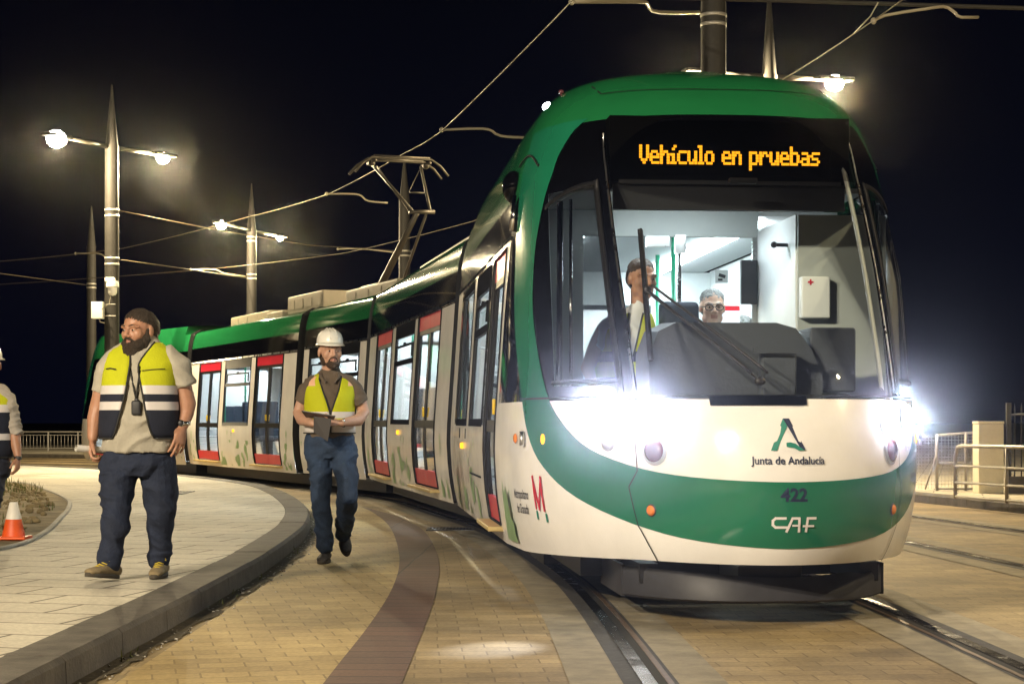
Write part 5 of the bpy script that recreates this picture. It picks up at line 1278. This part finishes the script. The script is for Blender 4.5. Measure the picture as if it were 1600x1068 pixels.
for s in (-1, 1): mb.chain([(f.p(515 + s * 12, 580, .0), .012, .02), (f.p(515 + s * 14, 588, -.06), .016, .012), (f.p(515 + s * 7, 597, -.11), .012, .006)], n=8)
f.add('collar', mb.mesh('collar', [M['polo']]))
mb = MB(); f.ch(mb, [(515, 674, .0, 34, 25), (515, 684, .0, 38, 28), (515, 694, .0, 40, 30), (515, 706, .0, 40, 30), (516, 716, .0, 33, 27)], round1=False); f.ch(mb, legL, 1.03); f.ch(mb, legR, 1.03)
f.add('jeans', setmats(vox(mb, .0075, 2, folds(.010, 8, 13, 15)), [M['jeans']]))
shoe(f, 507, 877, -.04, -4, 0, .29, 'shoe_dark'); shoe(f, 539, 857, .30, 12, 34, .29, 'shoe_dark', z=.115)
rows = [584, 588, 592, 597, 603, 610, 617, 624, 631, 637, 642.5, 643, 648, 652.5, 653, 658, 664.5, 665, 670, 676]
def inner2(y): return (float(np.interp(y, [584, 592, 610, 630, 645], [500, 499, 504, 511, 515.5])), float(np.interp(y, [584, 592, 610, 630, 645], [533, 533, 529, 522, 517])))
def bands2(y, u):
    if 588 < y < 603 and (.06 < u < .20 or .80 < u < .94): return 2
    return 0 if y < 642.8 else 1 if y < 652.8 else 0 if y < 664.8 else 1
o, fr = vest(f, torso, inner2, rows, bands2, .018, [M['hivis'], M['silver'], M['peach']])
k = 1.04
mb = MB(); mb.lathe([(.088, .058), (.0885, .075), (.086, .10), (.076, .13), (.056, .152), (.028, .162), (0, .164)], n=28)
mb2 = MB(); mb2.add([T((v[0] * 1.06, v[1] * 1.28 + .012, v[2])) for v in mb.v], mb.f)
hh = f.add('hard_hat', mb2.mesh('hard_hat', [M['helmet']]))
mb = MB(); n_ = 36; vs = []
for q in range(n_):
    an = 2 * PI * q / n_; fw = max(0, -math.cos(an)) ** 2; x_, y_ = math.sin(an), math.cos(an)
    for r0, z_ in ((1.0, .064), (1.08 + .28 * fw, .052 - .010 * fw), (1.08 + .28 * fw, .047 - .010 * fw), (.98, .057)):
        vs.append(T((x_ * .092 * r0 * 1.02, y_ * .113 * r0 + .012, z_)))
mb.add(vs, [(i * 4 + j, i * 4 + (j + 1) % 4, ((i + 1) % n_) * 4 + (j + 1) % 4, ((i + 1) % n_) * 4 + j) for i in range(n_) for j in range(4)])
f.add('brim', mb.mesh('brim', [M['helmet']]), hh)
mb = MB()
for x_ in (-.026, 0, .026): mb.tube([T((x_, -.098 + .3 * x_ * x_, .09)), T((x_ * .9, -.06, .150)), T((x_ * .8, .01, .172)), T((x_ * .9, .08, .155)), T((x_, .118, .10))], .006, 6)
f.add('ridge', mb.mesh('ridge', [M['helmet']]), hh)
mb = MB(); e = lambda c_, r_: mb.ell(T(c_), [q * k for q in r_], 0, 18, 12, rot)
e((0, .030, .032), (.080, .090, .060)); e((0, .06, -.03), (.066, .055, .05))
f.add('hair', setmats(vox(mb, .006, 1), [M['hair_brown']]))
mb = MB(); e((0, -.050, -.087), (.045, .0425, .036)); e((0, -.070, -.101), (.030, .024, .021))
for s in (-1, 1): e((s * .0525, -.010, -.064), (.0205, .036, .036)); mb.chain([(T((s * .003, -.094, -.0415)), .005 * k, .005 * k), (T((s * .022, -.086, -.046)), .005 * k, .005 * k), (T((s * .032, -.072, -.066)), .006 * k, .006 * k)], n=8)
f.add('beard', setmats(vox(mb, .005, 1, lambda c_, n_: .002 * noise.noise(c_ * 90)), [M['hair_brown']]))
mb = MB(); c = f.p(537, 660, -.20); mb.lathe([(.030, -.011), (.034, -.008), (.034, .008), (.030, .011)], c, 20, ax='x'); mb.ell(c + Vector((0, -.03, .012)), (.016, .012, .016)); f.add('wristwatch', mb.mesh('wristwatch', [M['metal_watch']]))
t = empty('clipboard', f.p(505, 660, -.30) + f.o, 'dark clipboard held in both hands of the man in the hard hat', 'clipboard')
Lp = lambda x, y, dy: f.p(x, y, dy) - f.p(505, 660, -.30)
def slab(pts, th):
    mb = MB(); a, b, c_ = [Vector(q) for q in pts[:3]]; nn = (b - a).cross(c_ - a).normalized() * th; n_ = len(pts)
    mb.add([Vector(q) for q in pts] + [Vector(q) + nn for q in pts], [tuple(range(n_)), tuple(reversed(range(n_, 2 * n_)))] + [(i, (i + 1) % n_, n_ + (i + 1) % n_, n_ + i) for i in range(n_)]); return mb
slab([Lp(471, 642, -.30), Lp(524, 650, -.36), Lp(521, 656, -.22), Lp(478, 652, -.16)], .006).build('board', M['board'], t, smooth=False)
slab([Lp(490, 650, -.33), Lp(518, 654, -.355), Lp(512, 689, -.33), Lp(490, 675, -.31)], .003).build('folder_flap', M['board'], t, smooth=False)
slab([Lp(474, 641.5, -.295), Lp(522, 649, -.35), Lp(519, 654, -.23), Lp(480, 650, -.175)], .002).build('paper', M['paper'], t, smooth=False)

# --- 3: person cut by the left edge
F3 = -7
f = Fig(14.4, 'person in a striped shirt and black vest half cut off by the left edge', floor=PZ, px=-19); _p = f.p; f.p = lambda x, y, dy=0: _p(x + F3, y, dy)
torso = [(-12, 722, 0, 36, 27), (-12, 695, 0, 35, 27), (-11, 665, 0, 33, 25), (-11, 640, 0, 34, 25), (-10, 622, .01, 32, 22), (-10, 611, .02, 27, 17), (-9, 603, .02, 17, 14), (-8, 597, .02, 12, 12)]
legs_ = [[(-28, 730, 0, 19, 21), (-30, 770, 0, 16, 17), (-31, 800, .02, 13, 14), (-31, 826, .05, 10, 11)], [(0, 728, 0, 19, 21), (-4, 770, -.06, 16, 17), (-9, 800, -.05, 13, 14), (-12, 828, -.04, 10, 11)]]
aR = [(12, 617, .02, 8, 8), (22, 642, .03, 11.5, 11.5), (29, 675, .03, 10, 10), (32, 695, .0, 8.5, 8.5), (35, 712, -.03, 5.6, 5.6)]
aL = [(-32, 617, .02, 8, 8), (-42, 642, .03, 11.5, 11.5), (-47, 675, .03, 10, 10), (-48, 695, .0, 8.5, 8.5), (-48, 712, -.03, 5.6, 5.6)]
hd = (f.p(-9, 571, -.01), 20, 0, 1.04)
T, rot = build_body(f, 'skin', torso, [aL, aR], legs_, hd, [(-8, 600, .02, 11)], [(f.p(35, 714, -.035), (.0, -.15, -1), (-1, .2, 0), (-.2, -1, 0), 1.0, .55, .4), (f.p(-48, 714, -.035), (0, -.15, -1), (1, .2, 0), (.2, -1, 0), 1.0, .5, .5)], vs=.006)
face(f, T, rot, 1.04)
mb = MB(); f.ch(mb, torso); f.ch(mb, [(9, 611, .02, 13, 15), (18, 625, .02, 13.5, 15), (26, 655, .03, 12.5, 14), (31, 680, .02, 12, 13)], 1, 18, round1=False); f.ch(mb, [(-30, 611, .02, 13, 15), (-39, 625, .02, 13.5, 15), (-45, 655, .03, 12.5, 14), (-47, 680, .02, 12, 13)], 1, 18, round1=False)
f.add('shirt', setmats(vox(mb, .009, 2, folds(.010, 6, 14, 3)), [M['shirt_stripe']]))
mb = MB(); f.ch(mb, [(-13, 716, 0, 36, 27), (-13, 735, 0, 37, 29), (-14, 748, 0, 31, 26)], round1=False); [f.ch(mb, l, 1.03) for l in legs_]
f.add('trousers', setmats(vox(mb, .010, 2, folds(.010, 5, 18, 6)), [M['navy_cloth']]))
shoe(f, -31, 829, .02, -6, 0, .28, 'shoe_dark'); shoe(f, -12, 831, -.10, 5, 0, .28, 'shoe_dark')
rows = [599, 604, 610, 616, 624, 632, 637, 643.5, 644, 655, 665, 676.5, 677, 682, 686.5, 687, 700, 714]
o, fr = vest(f, torso, lambda y: (-13, -10) if y > 640 else (-22 + (y - 599) * .22, 2 - (y - 599) * .29), rows, lambda y, u: 0 if y < 634.5 else 1 if y < 643.8 else 2 if y < 676.8 else 1 if y < 686.8 else 2, .016, [M['hivis'], M['silver'], M['vest_navy']])
mb = MB(); mb.lathe([(.0885, .058), (.0885, .075), (.086, .10), (.076, .13), (.056, .152), (.028, .162), (0, .164)], n=28)
mb2 = MB(); mb2.add([T((v[0] * 1.06, v[1] * 1.28 + .012, v[2])) for v in mb.v], mb.f); hh = f.add('hard_hat', mb2.mesh('hard_hat', [M['helmet']]))
mb = MB(); mb.lathe([(1.0, .062), (1.22, .050), (1.22, .045), (.98, .056)], n=30); mb2 = MB(); mb2.add([T((v[0] * .094, v[1] * .116 + .008, v[2])) for v in mb.v], mb.f); f.add('brim', mb2.mesh('brim', [M['helmet']]), hh)
mb = MB(); c = f.p(35, 715, -.03); mb.lathe([(.026, -.014), (.031, -.010), (.031, .010), (.026, .014)], c, 18); mb.box(c + Vector((.006, -.03, 0)), (.034, .014, .034), bev=.008); f.add('wristwatch', mb.mesh('wristwatch', [M['dark']]))

# --- people inside the tram
TF = .36
f = Fig(11.15, 'dark-haired person in a yellow vest standing in the tram cab', floor=TF, px=962)
torso = [(960, 700, 0, 42, 30), (962, 650, 0, 42, 31), (966, 600, -.02, 44, 32), (972, 555, -.04, 45, 31), (980, 520, -.05, 42, 26), (988, 500, -.05, 30, 20), (995, 486, -.05, 17, 16), (999, 474, -.05, 13, 13)]
legs_ = [[(945, 720, 0, 22, 24), (945, 780, 0, 18, 19), (945, 830, 0, 13, 13)], [(978, 720, 0, 22, 24), (978, 780, 0, 18, 19), (978, 830, 0, 13, 13)]]
aL = [(948, 512, -.04, 15, 15), (930, 545, -.10, 13, 13), (918, 575, -.18, 11, 11), (926, 600, -.28, 8, 8)]; aR = [(1012, 520, -.04, 14, 14), (1022, 560, -.03, 13, 13), (1024, 600, -.10, 11, 11), (1020, 625, -.22, 7.5, 7.5)]
hd = (f.p(1003, 437, -.06), 24, 4, 1.04)
T, rot = build_body(f, 'skin', torso, [aL, aR], legs_, hd, [(998, 478, -.05, 13)], [(f.p(926, 602, -.29), (.1, -.8, -.6), (0, -.4, -1), (1, 0, 0), 1, .5, .6), (f.p(1020, 627, -.23), (0, -.8, -.6), (0, -.4, -1), (-1, 0, 0), 1, .5, .6)], vs=.008)
face(f, T, rot, 1.04, brow='hair_brown')
mb = MB(); f.ch(mb, torso); f.ch(mb, [(955, 508, -.04, 16, 18), (945, 525, -.06, 17, 18), (932, 548, -.1, 14.5, 16)], 1, 16, round1=False); f.ch(mb, [(1006, 515, -.04, 16, 18), (1018, 540, -.04, 16, 17), (1022, 562, -.04, 14.5, 16)], 1, 16, round1=False)
f.add('shirt', setmats(vox(mb, .011, 2, folds(.008, 6, 12, 4)), [M['shirt_white']]))
mb = MB(); f.ch(mb, [(962, 690, 0, 42, 30), (962, 730, 0, 42, 31)]); [f.ch(mb, l, 1.05) for l in legs_]; f.add('trousers', setmats(vox(mb, .012, 2), [M['navy_cloth']]))
rows = [490, 498, 506, 516, 528, 540, 549.5, 550, 558, 565.5, 566, 580, 590, 590.5, 605, 606, 620, 650, 680]
vest(f, torso, lambda y: (float(np.interp(y, [490, 560, 680], [984, 972, 962])), float(np.interp(y, [490, 560, 680], [1006, 990, 966]))), rows, lambda y, u: 2 if 550 < y < 566 or 590 < y < 606 else 0, .016, [M['hivis'], M['silver'], M['vest_navy']], n=36)
k = 1.04; mb = MB(); e = lambda c_, r_: mb.ell(T(c_), [q * k for q in r_], 0, 18, 12, rot)
e((0, .018, .060), (.0805, .092, .070)); e((0, .050, .012), (.0805, .066, .082)); f.add('hair', setmats(vox(mb, .007, 1, lambda c_, n_: .004 * noise.noise(c_ * 60)), [M['hair_brown']]))
shoe(f, 945, 845, 0, 0, 0, .27, 'shoe_dark'); shoe(f, 978, 845, 0, 0, 0, .27, 'shoe_dark')
def bystander(D, label, cx, hy, hair, glasses, sc, yaw, hs):
    f = Fig(D, label, floor=TF, px=cx); s = f.s / 225.0; q = lambda x, y, dy, rx, ry: (cx + x * s, hy + y * s, dy, rx * s, ry * s)
    torso = [q(0, 175, 0, 40, 28), q(0, 120, 0, 40, 29), q(0, 80, 0, 42, 27), q(0, 60, .01, 38, 22), q(0, 48, .02, 24, 17), q(0, 38, .02, 13, 13)]
    fy = (H - TF) * f.s + YH - 20 * s; ly = hy + 175 * s
    legs_ = [[(cx + a * 18 * s, ly, 0, 21 * s, 23 * s), (cx + a * 18 * s, (ly + fy) / 2, -.02, 17 * s, 18 * s), (cx + a * 18 * s, fy, 0, 11 * s, 12 * s)] for a in (-1, 1)]
    arms_ = [[q(a * 38, 62, .02, 13, 13), q(a * 46, 110, .03, 12, 12), q(a * 50, 150, .0, 10, 10), q(a * 48, 190, -.05, 6.5, 6.5)] for a in (-1, 1)]
    T, rot = build_body(f, 'skin_pale', torso, arms_, legs_, (f.p(cx, hy, 0), yaw, 3, sc), [q(0, 42, .02, 13, 13)[:4]], [(f.p(*q(a * 48, 192, -.05, 0, 0)[:3]), (0, -.2, -1), (-a, 0, 0), (0, -1, 0), 1, .4, .5) for a in (-1, 1)], vs=.008)
    face(f, T, rot, sc, glasses, hair)
    mb = MB(); f.ch(mb, torso); [f.ch(mb, [q(a * 34, 60, .02, 15, 17), q(a * 44, 90, .03, 14.5, 16), q(a * 47, 118, .03, 13, 14)], 1, 16, round1=False) for a in (-1, 1)]
    f.add('shirt', setmats(vox(mb, .012, 2), [M['shirt_white']]))
    mb = MB(); f.ch(mb, [q(0, 165, 0, 40, 29), q(0, 195, 0, 40, 29)]); [f.ch(mb, l, 1.08) for l in legs_]; f.add('trousers', setmats(vox(mb, .014, 2), [M['navy_cloth']]))
    k = sc; mb = MB()
    for c_, r_ in (hs): mb.ell(T(c_), [v * k for v in r_], 0, 18, 12, rot)
    f.add('hair', setmats(vox(mb, .007, 1, lambda c_, n_: .009 * noise.noise(c_ * 70)), [M[hair]]))
    [shoe(f, cx + a * 18 * s, (H - TF) * f.s + YH - 0, 0, 0, 0, .27, 'shoe_dark') for a in (-1, 1)]
bystander(12.45, 'grey-haired man in glasses looking out through the middle of the windscreen', 1113, 481, 'hair_grey', True, 1.05, 2, [((0, .020, .062), (.0795, .092, .068)), ((0, .052, .010), (.080, .062, .080))])
bystander(12.9, 'person of whom only curly grey hair shows above the driver desk', 1160, 524, 'hair_grey', False, 1.04, 0, [((0, .024, .056), (.092, .100, .088)), ((0, .06, .0), (.085, .06, .07))])
hz = MB(); hz.box((0, 22, 4.5), (56, 86, 11.4))  # added scattering box: imitates lens glare round lamps and headlights
HM = bpy.data.materials.new('lens glare volume'); HM.use_nodes = True; n = HM.node_tree.nodes; n.clear()
ho = n.new('ShaderNodeOutputMaterial'); hv = n.new('ShaderNodeVolumePrincipled'); hv.inputs['Density'].default_value = .00010; hv.inputs['Anisotropy'].default_value = .988; hv.inputs['Color'].default_value = (.95, .96, 1, 1)
HM.node_tree.links.new(hv.outputs[0], ho.inputs['Volume'])
o = hz.build('glare_volume', HM, smooth=False); o['kind'] = 'stuff'; o['label'] = 'added scattering volume that imitates lens glare round the lamps'; o['category'] = 'glare_volume'
